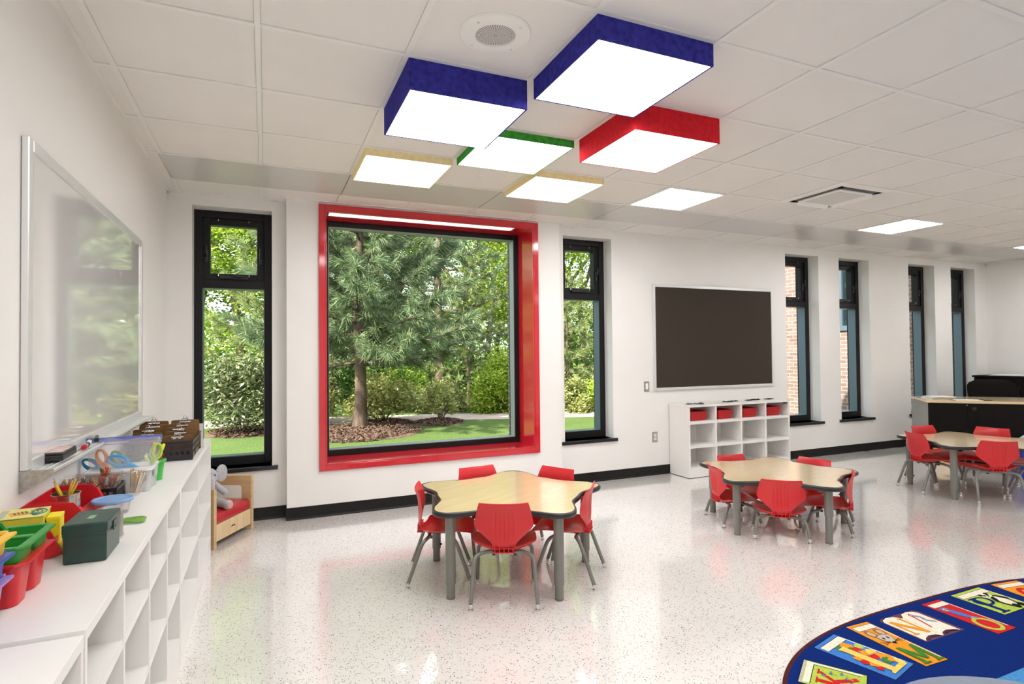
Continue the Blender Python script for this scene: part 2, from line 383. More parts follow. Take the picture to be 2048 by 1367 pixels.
l.box(e0, e0 + 0.004, 5.562, 5.667, g0, g1); l.box(e1 - 0.004, e1, 5.562, 5.667, g0, g1); l.box(e0, e1, 5.562, 5.667, g0, g0 + 0.004); l.box(e0, e1, 5.562, 5.667, g1 - 0.004, g1)
l.build('glazing_bead', mat('pale_grey_anodised', (0.33, 0.40, 0.41), 0.35, metal=0.3), r)
MB().box(e0, e1, 5.667, 5.673, g0, g1).build('pane', GLASS, r)

# ------------------------------------------------------------------ ceiling fittings
def light_box(name, label, i, j, h, m, group):
    t = thing(name, label, 'ceiling light', (GX + GS * (i + 0.5), GY + GS * (j + 0.5), CZ), 0, group)
    a = GS / 2 - 0.012; s = MB()
    s.box(-a, a, -a, -a + 0.008, -h, 0.0); s.box(-a, a, a - 0.008, a, -h, 0.0); s.box(-a, -a + 0.008, -a + 0.008, a - 0.008, -h, 0.0); s.box(a - 0.008, a, -a + 0.008, a - 0.008, -h, 0.0)
    s.build('fabric_shade', m, t)
    a -= 0.008
    MB().box(-a, a, -a, a, -h + 0.001, -h + 0.006).build('diffuser', LAMP, t)
light_box('light_box', 'deep blue square light box hanging beside the round speaker, the smaller looking of two', 2, 0, 0.150, BLUEF, 'coloured light boxes')
light_box('light_box', 'large shallower blue square light box nearest the camera', 3, -1, 0.105, BLUEF, 'coloured light boxes')
light_box('light_box', 'deep red square light box on the ceiling', 4, 0, 0.150, REDF, 'coloured light boxes')
light_box('light_box', 'shallow green square light box in the middle of the cluster', 3, 1, 0.052, GREENF, 'coloured light boxes')
light_box('light_box', 'shallow yellow square light box above the left edge of the red window', 2, 2, 0.052, YELF, 'coloured light boxes')
light_box('light_box', 'shallow yellow square light box touching the corner of the green one', 4, 2, 0.052, YELF, 'coloured light boxes')
PANELS = {(6, 2): 'flush square ceiling light panel just past the yellow light box', (11, 2): 'flush square ceiling light panel beyond the air vent', (16, 2): 'flush square ceiling light panel at the far end of the room'}
for (i, j) in ((6, 2), (11, 2), (16, 2), (6, -3), (11, -3), (16, -3), (1, -4), (6, -8), (11, -8), (1, -8)):  # cells not in PANELS: unseen lamps added to fill the room with light
    t = thing('ceiling_light_panel', PANELS.get((i, j), 'unseen flush square ceiling light panel added out of view as fill light'), 'ceiling light', (GX + GS * (i + .5), GY + GS * (j + .5), CZ), 0, 'flush ceiling light panels')
    a = GS / 2 - 0.013; s = MB()
    for q in ((-a, a, -a, -a + 0.014), (-a, a, a - 0.014, a), (-a, -a + 0.014, -a + 0.014, a - 0.014), (a - 0.014, a, -a + 0.014, a - 0.014)): s.box(*q, -0.007, -0.001)
    s.build('frame', TBAR, t); a -= 0.014
    MB().box(-a, a, -a, a, -0.006, -0.0015).build('diffuser', LAMP2, t)

# speaker
t = thing('ceiling_speaker', 'round white ceiling speaker with perforated grey centre', 'speaker', (0.886, 2.195, CZ - 0.001))
MB().lathe([(0.152, 0.0), (0.152, -0.004), (0.146, -0.010), (0.110, -0.016), (0.085, -0.013), (0.082, -0.006), (0.082, 0.0)], 48).build('trim_ring', WHITE_PL, t, True)
m = mat('perforated_grille', (0.55, 0.53, 0.51), 0.5); N, L, bb = nt(m)
tc = N.new('ShaderNodeTexCoord'); sx = N.new('ShaderNodeVectorMath'); sx.operation = 'LENGTH'; L.new(tc.outputs['Object'], sx.inputs[0])
wv = N.new('ShaderNodeMath'); wv.operation = 'MULTIPLY'; wv.inputs[1].default_value = 2 * PI / 0.0062; L.new(sx.outputs['Value'], wv.inputs[0])
si = N.new('ShaderNodeMath'); si.operation = 'SINE'; L.new(wv.outputs[0], si.inputs[0])
sp = N.new('ShaderNodeSeparateXYZ'); L.new(tc.outputs['Object'], sp.inputs[0]); at2 = N.new('ShaderNodeMath'); at2.operation = 'ARCTAN2'; L.new(sp.outputs[1], at2.inputs[0]); L.new(sp.outputs[0], at2.inputs[1])
an = N.new('ShaderNodeMath'); an.operation = 'MULTIPLY'; an.inputs[1].default_value = 44; L.new(at2.outputs[0], an.inputs[0]); s2 = N.new('ShaderNodeMath'); s2.operation = 'SINE'; L.new(an.outputs[0], s2.inputs[0])
pr = N.new('ShaderNodeMath'); pr.operation = 'ADD'; L.new(si.outputs[0], pr.inputs[0]); L.new(s2.outputs[0], pr.inputs[1])
gt = N.new('ShaderNodeMath'); gt.operation = 'GREATER_THAN'; gt.inputs[1].default_value = 0.45; L.new(pr.outputs[0], gt.inputs[0])
mx = N.new('ShaderNodeMix'); mx.data_type = 'RGBA'; mx.inputs['A'].default_value = (0.66, 0.64, 0.62, 1); mx.inputs['B'].default_value = (0.05, 0.045, 0.045, 1); L.new(gt.outputs[0], mx.inputs['Factor']); L.new(mx.outputs['Result'], bb.inputs['Base Color'])
MB().lathe([(0.0815, -0.002), (0.0815, -0.006), (0.05, -0.010), (0.001, -0.012)], 48, cap0=False).build('grille', m, t, True)
for k in range(4):
    a = 0.6 + k * PI / 2; MB().lathe([(0.0045, -0.0105), (0.0045, -0.0155), (0.002, -0.0175)], 10, (0.122 * math.cos(a), 0.122 * math.sin(a), 0)).build('screw', ALU, t, True)

def sensor(loc, label):
    t = thing('smoke_sensor', label, 'sensor', loc)
    MB().lathe([(0.034, 0.0), (0.034, -0.003), (0.030, -0.006)], 28).build('cover_plate', WHITE_PL, t, True)
    MB().lathe([(0.022, -0.006), (0.022, -0.009), (0.018, -0.012)], 24).build('cap', ALU_P, t, True)
sensor((1.497, 4.036, CZ - 0.001), 'small round white sensor plate between the two yellow light boxes')
sensor((5.162, 4.027, CZ - 0.001), 'small round white sensor plate beside the square air vent')

# ceiling air cassette
t = thing('air_cassette', 'square white ceiling air conditioner with perforated centre and dark slots', 'air conditioner', (GX + GS * 8.5, GY + GS * 1.5, CZ))
a = GS / 2 + 0.01
p = MB(); i_ = 0.20
for k in range(4):
    R = Matrix.Rotation(k * PI / 2, 4, 'Z')
    p.add([R @ Vector(q) for q in ((-a, -a, -0.006), (a, -a, -0.006), (a - .05, -a + .05, -0.016), (-a + .05, -a + .05, -0.016))], [(0, 3, 2, 1)])
    p.add([R @ Vector(q) for q in ((-a, -a, -0.001), (a, -a, -0.001), (a, -a, -0.006), (-a, -a, -0.006))], [(0, 3, 2, 1)])
    p.box(-a + .05, a - .05, -a + .05, -a + .062, -0.016, -0.002, R)
    for sx in (-1, 1): p.box(sx * 0.225 - 0.028, sx * 0.225 + 0.028, -a + .06, -i_ + .0, -0.016, -0.002, R)
p.build('face_panel', WHITE_PL, t)
for k in range(4):
    R = Matrix.Rotation(k * PI / 2, 4, 'Z')
    MB().box(-0.2, 0.2, -a + .062, -i_ - 0.001, -0.0166, -0.0015, R).build('air_slot', BLACKPL, t)
    q = MB(); q.add([R @ Vector(z) for z in ((-0.195, -i_ - 0.005, -0.018), (0.195, -i_ - 0.005, -0.018), (0.19, -i_ - 0.030, -0.046), (-0.19, -i_ - 0.030, -0.046), (-0.195, -i_ - 0.001, -0.018), (0.195, -i_ - 0.001, -0.018), (0.19, -i_ - 0.026, -0.048), (-0.19, -i_ - 0.026, -0.048))], [(0, 1, 2, 3), (7, 6, 5, 4), (0, 4, 5, 1), (1, 5, 6, 2), (2, 6, 7, 3), (3, 7, 4, 0)])
    if k in (1, 2): q.build('louvre', WHITE_PL, t)
m = mat('perforated_panel', (0.76, 0.74, 0.72), 0.5); N, L, bb = nt(m)
tc = N.new('ShaderNodeTexCoord'); vo = N.new('ShaderNodeTexVoronoi'); vo.inputs['Scale'].default_value = 62; vo.inputs['Randomness'].default_value = 0; L.new(tc.outputs['Object'], vo.inputs['Vector'])
gt = N.new('ShaderNodeMath'); gt.operation = 'LESS_THAN'; gt.inputs[1].default_value = 0.33; L.new(vo.outputs['Distance'], gt.inputs[0])
mx = N.new('ShaderNodeMix'); mx.data_type = 'RGBA'; mx.inputs['A'].default_value = (0.76, 0.74, 0.72, 1); mx.inputs['B'].default_value = (0.18, 0.17, 0.165, 1); L.new(gt.outputs[0], mx.inputs['Factor']); L.new(mx.outputs['Result'], bb.inputs['Base Color'])
MB().box(-i_, i_, -i_, i_, -0.026, -0.002).build('intake_rim', WHITE_PL, t, bev=0.004)
MB().box(-i_ + .035, i_ - .035, -i_ + .035, i_ - .035, -0.0285, -0.025).build('intake_grille', m, t)

# ------------------------------------------------------------------ tables and chairs
def crom(P, t):
    """Catmull-Rom through rows of P (list of tuples), t in 0..len-1"""
    n = len(P) - 1; i = min(int(t), n - 1); u = t - i
    p0, p1, p2, p3 = (np.array(P[max(0, min(n, k))], float) for k in (i - 1, i, i + 1, i + 2))
    return 0.5 * ((2 * p1) + (-p0 + p2) * u + (2 * p0 - 5 * p1 + 4 * p2 - p3) * u * u + (-p0 + 3 * p1 - 3 * p2 + p3) * u ** 3)

#          y      z     half-width  dish(edge forward/up)
SHELL = [(0.232, 0.258, 0.120, 0.000), (0.226, 0.280, 0.146, 0.004), (0.195, 0.297, 0.170, 0.012), (0.120, 0.302, 0.181, 0.024), (0.030, 0.297, 0.185, 0.034),
         (-0.045, 0.290, 0.180, 0.042), (-0.080, 0.291, 0.152, 0.042), (-0.103, 0.299, 0.092, 0.018), (-0.118, 0.312, 0.068, 0.010), (-0.126, 0.330, 0.066, 0.008),
         (-0.129, 0.352, 0.080, 0.010), (-0.129, 0.388, 0.122, 0.018), (-0.129, 0.430, 0.164, 0.028), (-0.132, 0.478, 0.160, 0.028), (-0.139, 0.524, 0.149, 0.022), (-0.152, 0.566, 0.137, 0.014)]
def shell_part(t0, t1, nrow, name, dz, par, ribs=False):
    nc = 66 if ribs else 26; rows = []; th = 0.010
    F = []; B = []
    for k in range(nrow + 1):
        t = t0 + (t1 - t0) * k / nrow
        y, z, hw, d = crom(SHELL, t); y2, z2, _, _ = crom(SHELL, min(t + 0.05, 14.999)); y1, z1, _, _ = crom(SHELL, max(t - 0.05, 0))
        ty, tz = y2 - y1, z2 - z1; l = math.hypot(ty, tz) or 1; ty, tz = ty / l, tz / l
        ny, nz = tz, -ty                   # towards the sitter: +y for the back, up for the seat
        if nz < -0.0 and ny < 0: ny, nz = -ny, -nz
        fr, bk = [], []
        for c in range(nc + 1):
            u = -1 + 2 * c / nc; x = hw * u; e = d * abs(u) ** 2.2
            q = th * 0.5 * (1 - abs(u) ** 8 * 0.75)
            if k in (0, nrow): q *= 0.55
            g = 0.0
            if ribs and abs(x) < 0.062 and 0.355 < z < 0.545: g = -0.0045 * max(0, math.cos(x / 0.0125 * PI)) * min(1, (0.545 - z) / 0.03, (z - 0.355) / 0.02)
            fr.append(Vector((x, y + ny * (e + q), z + dz + nz * (e + q)))); bk.append(Vector((x, y + ny * (e - q - g), z + dz + nz * (e - q - g))))
        F.append(fr); B.append(bk)
    R = [f + b[::-1] for f, b in zip(F, B)]
    mb = MB(); n = len(R[0]); vs = [q for r_ in R for q in r_]; fs = []
    for k in range(nrow):
        for i in range(n): j = (i + 1) % n; fs.append((k * n + i, (k + 1) * n + i, (k + 1) * n + j, k * n + j))
    for kk, rev in ((0, 1), (nrow, 0)):
        for c in range(nc):
            q = (kk * n + c, kk * n + c + 1, kk * n + n - 2 - c, kk * n + n - 1 - c); fs.append(q[::-1] if rev else q)
    mb.add(vs, fs); o = mb.build(name, REDPL, par, True, angle=50)
    return o
def arc_path(pts, rad, n=5):
    """polyline with rounded corners"""
    P = [Vector(p) for p in pts]; out = [P[0]]
    for a, b, c in zip(P, P[1:], P[2:]):
        d1 = (a - b); d2 = (c - b); r1 = min(rad, d1.length * .49, d2.length * .49)
        s = b + d1.normalized() * r1; e = b + d2.normalized() * r1
        for k in range(n + 1):
            t = k / n; out.append(s * (1 - t) ** 2 + b * 2 * t * (1 - t) + e * t * t)
    out.append(P[-1]); return out
def make_chair(name, dz, label, group):
    t = thing(name, label, 'chair', (0, 0, 0), 0, group)
    dyo = 0.0 if dz == 0 else -0.020
    for so_ in (shell_part(0, 8, 30, 'seat', dz, t), shell_part(8, 15, 30, 'backrest', dz, t, True)):
        so_.data.transform(Matrix.Translation((0, dyo, 0)))
    # moulded ladder of ribs behind the neck
    mb = MB()
    for x in (-0.05, -0.025, 0, 0.025, 0.05): mb.box(x - 0.002, x + 0.002, -0.137, -0.110, 0.290 + dz, 0.340 + dz)
    for z in (0.294, 0.314, 0.336): mb.box(-0.062, 0.062, -0.133 + (0.318 - z) * -0.3, -0.105, z - 0.002 + dz, z + 0.002 + dz)
    mb.build('neck_ribs', REDPL, t).data.transform(Matrix.Translation((0, dyo, 0)))
    zt = 0.276 + dz; k = zt / 0.276
    for sy, fw, tw in ((-1, 0.183, 0.166), (1, 0.172, 0.158)):
        yt = sy * 0.062; yf = sy * (0.186 if dz == 0 else 0.154); sp_ = 0.30 if dz == 0 else 0.62
        pts = [(-fw, yf, 0.030), (-tw, yt + (yf - yt) * 0.28, zt), (tw, yt + (yf - yt) * 0.28, zt), (fw, yf, 0.030)]
        # the top run tucks in under the seat
        P = arc_path([(-fw, yf, 0.026), (-tw, yt + (yf - yt) * sp_, zt - 0.012 * k), (-tw + 0.06, yt, zt), (tw - 0.06, yt, zt), (tw, yt + (yf - yt) * sp_, zt - 0.012 * k), (fw, yf, 0.026)], 0.055 * min(1, k + .2), 6)
        MB().tube(P, 0.0115, 10).build('leg_frame', GREYT, t, True)
        for sx in (-1, 1):
            g = MB(); g.cyl((sx * fw, yf, 0.034), (sx * fw, yf + sy * 0.002, 0.014), 0.0122, 0.0105, 12); g.lathe([(0.006, 0.016), (0.006, 0.010), (0.0135, 0.007), (0.0145, 0.002), (0.010, 0.0)], 14, (sx * fw, yf + sy * 0.002, 0))
            g.build('glide', CHROME, t, True)
    p = MB(); p.box(-0.055, 0.055, -0.075, 0.075, zt + 0.004, zt + 0.014)
    for sx in (-1, 1):
        for sy in (-1, 1): p.box(sx * 0.06 - 0.008, sx * 0.06 + 0.008, sy * 0.055 - 0.01, sy * 0.055 + 0.01, zt - 0.022, zt - 0.006)
    p.build('seat_bracket', BLACKPL, t)
    return t

def flower(r0, amp, n=160):
    """five rounded lobes, lobe centred on angle 0"""
    out = []
    for k in range(n):
        a = 2 * PI * k / n; c = (1 + math.cos(5 * a)) / 2
        out.append((a, r0 + amp * c ** 2.2))
    return out
def make_table(label, loc, ang, zt, sleeve, group, legr=0.0265):
    t = thing('activity_table', label, 'table', (*loc, 0), math.radians(ang), group)
    prof = flower(0.466, 0.166); n = len(prof)
    def ring(off, z): return [Vector(((r_ + off) * math.cos(a), (r_ + off) * math.sin(a), z)) for a, r_ in prof]
    MB().rings([ring(-0.030, zt - 0.026), ring(-0.012, zt - 0.026), ring(-0.012, zt - 0.0012), ring(-0.014, zt), ring(-0.030, zt)]).build('tabletop', MAPLE, t, True)
    e = MB(); R = [ring(-0.016, zt - 0.031), ring(-0.004, zt - 0.030), ring(0.003, zt - 0.024), ring(0.005, zt - 0.015), ring(0.003, zt - 0.006), ring(-0.003, zt - 0.0005), ring(-0.0135, zt + 0.0005)]
    e.rings(R, True, False, False); e.build('edge_band', TEDGE, t, True, angle=60)
    for k in range(5):
        a = 2 * PI * k / 5; c, s = math.cos(a), math.sin(a); x, y = 0.527 * c, 0.527 * s
        l = MB(); l.cyl((x, y, sleeve), (x, y, zt - 0.031), legr + 0.0025, n=24)
        l.cyl((x, y, 0.002), (x, y, sleeve + 0.02), legr - 0.002, n=24)
        M = Matrix.Translation((x, y, 0)) @ Matrix.Rotation(a, 4, 'Z')
        l.box(-0.10, -legr + 0.004, -0.0015, 0.0015, zt - 0.075, zt - 0.031, M)
        l.box(-0.12, legr * .9, -0.04, 0.04, zt - 0.034, zt - 0.031, M)
        lo = l.build('leg', GREYT, t, True)
        MB().cyl((x, y, 0.0), (x, y, 0.012), legr - 0.001, legr - 0.001, 20).build('foot_cap', mat('grey_foot', (0.15, 0.15, 0.14), 0.5) if 'grey_foot' not in bpy.data.materials else bpy.data.materials['grey_foot'], lo, True)
        kn = MB(); kn.cyl((x - c * legr * .4 + s * 0, y - s * legr * .4, sleeve + 0.03), (x - c * (legr + 0.012), y - s * (legr + 0.012), sleeve + 0.03), 0.007, n=10); kn.build('height_screw', BLACKPL, lo, True)
    return t
T1, T2, T3 = (1.439, 3.412), (3.818, 3.43), (6.40, 3.37)
make_table('flower-shaped maple activity table in front of the red window', T1, -152.4, 0.512, 0.085, 'flower-shaped activity tables')
make_table('low flower-shaped maple activity table in front of the cubby shelf', T2, -170.3, 0.424, 0.20, 'flower-shaped activity tables')
make_table('flower-shaped maple activity table in front of the dark teacher desk', T3, -169.1, 0.500, 0.06, 'flower-shaped activity tables')

CH = make_chair('child_chair', 0.0, 'x', 'red chairs at the table by the red window')
CL = make_chair('toddler_chair', -0.118, 'x', 'small red chairs at the low table')
used = set()
def put(src, x, y, deg, label, group):
    """deg: heading of the sitter"""
    o = src if src not in used else copy_tree(src, (0, 0, 0))
    used.add(src); o.location = (x, y, 0); o.rotation_euler = (0, 0, math.radians(deg - 90)); o['label'] = label; o['group'] = group
def at_table(c, deg, r): a = math.radians(deg); return c[0] + r * math.cos(a), c[1] + r * math.sin(a)
g = 'red chairs at the table by the red window'
put(CH, 1.266, 3.067, 66.0, 'red child chair showing its whole back, in front of the table by the red window', g)
put(CH, 1.012, 3.520, -18, 'red child chair seen side-on, between the whiteboard shelf and the nearest table', g)
put(CH, 1.755, 3.180, 139, 'red child chair on the open-floor side of the table by the red window', g)
put(CH, 1.434, 3.832, 276, 'red child chair tucked behind the nearest table, under the middle of the red window', g)
put(CH, *at_table(T1, 27.5, 0.425), 207.5, 'red child chair behind the nearest table, before the baseboard at the bay corner', g)
g = 'small red chairs at the low table'
put(CL, 3.574, 3.198, 49, 'small red chair showing its whole back at the low table by the cubby shelf', g)
put(CL, 3.530, 3.620, -20.5, 'small red chair at the low table, its ribbed back turned to the white cubby end', g)
put(CL, 4.067, 3.150, 125, 'small red chair in profile on the open-floor side of the low table', g)
put(CL, *at_table(T2, 83, 0.43), 263, 'small red chair behind the low table, in front of the second cubby column', g)
put(CL, *at_table(T2, 12, 0.45), 192, 'small red chair behind the low table, past the far end of the cubby shelf', g)
g = 'red chairs at the table by the teacher desk'
put(CH, 6.130, 3.090, 50, 'red child chair showing its whole back at the table by the dark desk', g)
put(CH, 6.045, 3.590, -24, 'red child chair nearest the windows at the table by the dark desk', g)
put(CH, 6.50, 3.80, 258, 'red child chair almost hidden behind the farthest table, before the desk end panel', g)
put(CH, *at_table(T3, 14, 0.46), 190, 'red child chair behind the farthest table, its top edge against the dark desk front', g)
put(CH, 6.640, 3.000, 118, 'red child chair cut off by the picture edge at the farthest table', g)

# ------------------------------------------------------------------ open shelving under the whiteboard
def shelf_unit(label, y0, y1, ndiv, ztop, levels, divs=None):
    t = thing('open_shelf_unit', label, 'shelf', (XL + 0.002, y0, 0), 0, 'open white shelf units along the whiteboard wall')
    D = -0.354 - XL - 0.002; W = y1 - y0
    MB().box(0, D, 0.001, W - 0.001, ztop - 0.028, ztop).build('top_board', WHITE_LAM, t, bev=0.0015)
    for y in (0.001, W - 0.019): MB().box(0, D - 0.001, y, y + 0.018, 0.0, ztop - 0.028).build('side_panel', WHITE_LAM, t)
    ys = divs if divs is not None else [W * k / ndiv for k in range(1, ndiv)]
    for y in ys: MB().box(0.008, D - 0.001, y - 0.009, y + 0.009, 0.135, ztop - 0.028).build('divider', WHITE_LAM, t)
    ed = [0.019] + [q for y in ys for q in (y - 0.009, y + 0.009)] + [W - 0.019]
    for z in levels:
        for a, b in zip(ed[::2], ed[1::2]): MB().box(0.008, D - 0.003, a, b, z - 0.024, z).build('shelf_board', WHITE_LAM, t)
    MB().box(0.008, D - 0.001, 0.019, W - 0.019, 0.111, 0.135).build('bottom_board', WHITE_LAM, t)
    MB().box(D - 0.02, D - 0.002, 0.019, W - 0.019, 0.0, 0.111).build('plinth', WHITE_LAM, t)
    MB().box(0, 0.008, 0.019, W - 0.019, 0.111, ztop - 0.028).build('back_panel', WHITE_LAM, t)
shelf_unit('low white open shelf unit at the end nearest the camera, its top bare', -0.03, 1.484, 4, 0.812, (0.63, 0.38))
shelf_unit('low white open shelf unit with four bays carrying the red bins and green box', 1.494, 2.99, 4, 0.818, (0.631, 0.379))
shelf_unit('low white open shelf unit with two wide bays under the clipboards', 2.994, 4.545, 2, 0.818, (0.630, 0.373), [0.745])
ST = 0.818

# ------------------------------------------------------------------ whiteboard
t = thing('whiteboard', 'large white dry-erase board with aluminium frame on the wall above the shelves', 'whiteboard', (XL, 2.34, 1.03))
LY, LZ = 1.90, 1.10
MB().box(0.001, 0.014, 0.03, LY - 0.03, 0.02, LZ - 0.02).build('writing_surface', WBOARD, t)
f = MB(); f.box(0.001, 0.022, 0, 0.042, 0, LZ); f.box(0.001, 0.022, LY - 0.042, LY, 0, LZ); f.box(0.001, 0.022, 0.042, LY - 0.042, LZ - 0.042, LZ); f.box(0.001, 0.022, 0.042, LY - 0.042, -0.01, 0.03)
f.build('frame', ALU_P, t, bev=0.003)
prof = [(0.001, -0.062), (0.004, -0.062), (0.085, -0.010), (0.088, 0.000), (0.085, 0.004), (0.080, 0.001), (0.062, 0.0005), (0.060, 0.004), (0.057, 0.0005), (0.045, 0.0005), (0.043, 0.004), (0.040, 0.0005), (0.024, 0.001), (0.001, 0.001)]
R = [[Vector((x, y, z - 0.006)) for x, z in prof] for y in (0.006, LY - 0.002)]
MB().rings(R).build('marker_tray', ALU_P, t)
e = MB(); R = [[Vector((x, y, z - 0.006)) for x, z in [(0.0, -0.067), (0.006, -0.067), (0.090, -0.012), (0.090, 0.006), (0.0, 0.006)]] for y in (0.0, 0.006)]; e.rings(R); e.build('tray_end_cap', STEEL, t)
t = thing('board_eraser', 'black felt board eraser with pale label lying on the marker tray', 'eraser', (XL + 0.044, 2.50, 1.0315), math.radians(2))
MB().box(-0.030, 0.030, 0, 0.19, 0, 0.021).build('felt_pad', BLACKPL, t, bev=0.004)
MB().box(-0.029, 0.029, 0.002, 0.188, 0.021, 0.029).build('handle', BLACKPL, t, bev=0.003)
MB().box(-0.024, 0.024, 0.02, 0.17, 0.0288, 0.0298).build('printed_label', vary(mat('eraser_label', (0.62, 0.45, 0.44), 0.6), 40, 0.4), t)
for k, (y, colr, lab) in enumerate(((2.775, (0.52, 0.02, 0.03), 'white marker with red cap on the whiteboard tray'), (2.835, (0.02, 0.02, 0.025), 'white marker with black cap beside the red-capped one on the tray'), (3.00, (0.012, 0.012, 0.014), 'slim dark marker farther along the whiteboard tray'))):
    t = thing('dry_erase_marker', lab, 'marker', (XL + 0.068 - 0.004 * k, y, 1.0385), math.radians(6 + 3 * k), 'markers on the whiteboard tray')
    MB().cyl((0, 0.045, 0), (0, 0.125, 0), 0.0088, n=14).build('barrel', WHITE_PL if k < 2 else BLACKPL, t, True)
    MB().lathe([(0.0095, 0), (0.0095, 0.045), (0.0075, 0.052)], 14, M=Matrix.Rotation(-PI / 2, 4, 'X') @ Matrix.Translation((0, 0, 0))).build('cap', mat('marker_cap', colr, 0.35), t, True)
    MB().cyl((0, 0.125, 0), (0, 0.133, 0), 0.008, 0.006, 14).build('end_plug', mat('marker_plug', colr, 0.35), t, True)

# ------------------------------------------------------------------ tackboard, switch, outlet
t = thing('tackboard', 'large dark brown fabric tackboard with aluminium frame above the cubby shelf', 'notice board', (4.052, YR, 0.952))
MB().box(0.02, 1.832, -0.012, -0.001, 0.02, 1.198).build('fabric_panel', TACK, t)
f = MB(); A, B_, q = 1.852, 1.218, 0.032
f.box(0, q, -0.020, -0.001, 0, B_); f.box(A - q, A, -0.020, -0.001, 0, B_); f.box(q, A - q, -0.020, -0.001, 0, q); f.box(q, A - q, -0.020, -0.001, B_ - q, B_)
f.build('frame', ALU_P, t, bev=0.003)
t = thing('light_switch', 'steel light switch plate with white rocker beside the dark tackboard', 'switch', (3.957, YR, 1.005))
MB().box(-0.036, 0.036, -0.006, -0.001, -0.058, 0.058).build('cover_plate', STEEL, t, bev=0.002)
MB().box(-0.017, 0.017, -0.010, -0.006, -0.034, 0.034).build('rocker', WHITE_PL, t, bev=0.002)
t = thing('wall_outlet', 'steel wall outlet plate low on the wall beside the cubby shelf', 'outlet', (4.062, YR, 0.428))
MB().box(-0.036, 0.036, -0.006, -0.001, -0.060, 0.060).build('cover_plate', STEEL, t, bev=0.002)
for s in (-1, 1):
    o = MB().box(-0.017, 0.017, -0.009, -0.006, s * 0.021 - 0.016, s * 0.021 + 0.016).build('socket', WHITE_PL, t, bev=0.002)
    z = s * 0.021; m_ = MB(); m_.box(-0.008, -0.006, -0.0093, -0.0088, z - 0.002, z + 0.008); m_.box(0.006, 0.008, -0.0093, -0.0088, z - 0.002, z + 0.008); m_.cyl((0, -0.0093, z - 0.008), (0, -0.0088, z - 0.008), 0.003, n=8)
    m_.build('slots', BLACKPL, o)

# ------------------------------------------------------------------ cubby shelf with red baskets
CX0, CX1, CY0, CZT = 4.262, 5.795, 5.0, 0.802
t = thing('cubby_shelf', 'white cubby shelf with four columns of three openings under the tackboard', 'shelf', (CX0, CY0, 0))
Wc = CX1 - CX0; Dc = YR - CY0 - 0.012
MB().box(-0.004, Wc + 0.004, -0.004, Dc, CZT - 0.024, CZT).build('top_board', WHITE_LAM, t, bev=0.002)
for x in (0, Wc - 0.024): MB().box(x, x + 0.024, 0, Dc, 0.006, CZT - 0.024).build('side_panel', WHITE_LAM, t, bev=0.0015)
cw = (Wc - 0.024) / 4
for k in (1, 2, 3): MB().box(cw * k, cw * k + 0.024, 0, Dc - 0.01, 0.118, CZT - 0.024).build('divider', WHITE_LAM, t, bev=0.001)
hole = mat('peg_hole', (0.18, 0.17, 0.16), 0.7)
for k in range(4):
    for z in (0.590, 0.326): MB().box(cw * k + 0.024, cw * (k + 1), 0.002, Dc - 0.01, z, z + 0.032).build('shelf_board', WHITE_LAM, t, bev=0.001)
    h = MB()
    for z in (0.19, 0.25, 0.43, 0.50):
        for y in (0.06, 0.24): h.cyl((cw * (k + 1) - 0.0006, y, z), (cw * (k + 1) + 0.004, y, z), 0.0035, n=8)
    h.build('peg_holes', hole, t)
MB().box(0.024, Wc - 0.024, 0, Dc - 0.01, 0.096, 0.118).build('bottom_board', WHITE_LAM, t)
MB().box(0.024, Wc - 0.024, 0.002, 0.02, 0.006, 0.096).build('plinth', WHITE_LAM, t)
MB().box(0.024, Wc - 0.024, Dc - 0.01, Dc, 0.096, CZT - 0.024).build('back_panel', WHITE_LAM, t)
MB().box(0.006, Wc - 0.006, 0.006, Dc, 0, 0.006).build('base_gasket', BLACKPL, t)
MB().box(Wc - 0.075, Wc - 0.03, 0.01, 0.03, CZT - 0.040, CZT - 0.024).build('black_bracket', BLACKPL, t, bev=0.002)
# perforated red baskets
RB = mat('red_basket_plastic', (0.55, 0.010, 0.016), 0.42); N, L, bb = nt(RB)
tc = N.new('ShaderNodeTexCoord'); s_ = N.new('ShaderNodeSeparateXYZ'); L.new(tc.outputs['Object'], s_.inputs[0]); ad = N.new('ShaderNodeMath'); L.new(s_.outputs[0], ad.inputs[0]); L.new(s_.outputs[1], ad.inputs[1])
cb = N.new('ShaderNodeCombineXYZ'); L.new(ad.outputs[0], cb.inputs[0]); L.new(s_.outputs[2], cb.inputs[1]); vo = N.new('ShaderNodeTexVoronoi'); vo.voronoi_dimensions = '2D'; vo.inputs['Scale'].default_value = 85; vo.inputs['Randomness'].default_value = 0; L.new(cb.outputs[0], vo.inputs['Vector'])
gt = N.new('ShaderNodeMath'); gt.operation = 'LESS_THAN'; gt.inputs[1].default_value = 0.28; L.new(vo.outputs['Distance'], gt.inputs[0])
mx = N.new('ShaderNodeMix'); mx.data_type = 'RGBA'; mx.inputs['A'].default_value = (0.55, 0.010, 0.016, 1); mx.inputs['B'].default_value = (0.20, 0.004, 0.006, 1); L.new(gt.outputs[0], mx.inputs['Factor']); L.new(mx.outputs['Result'], bb.inputs['Base Color'])
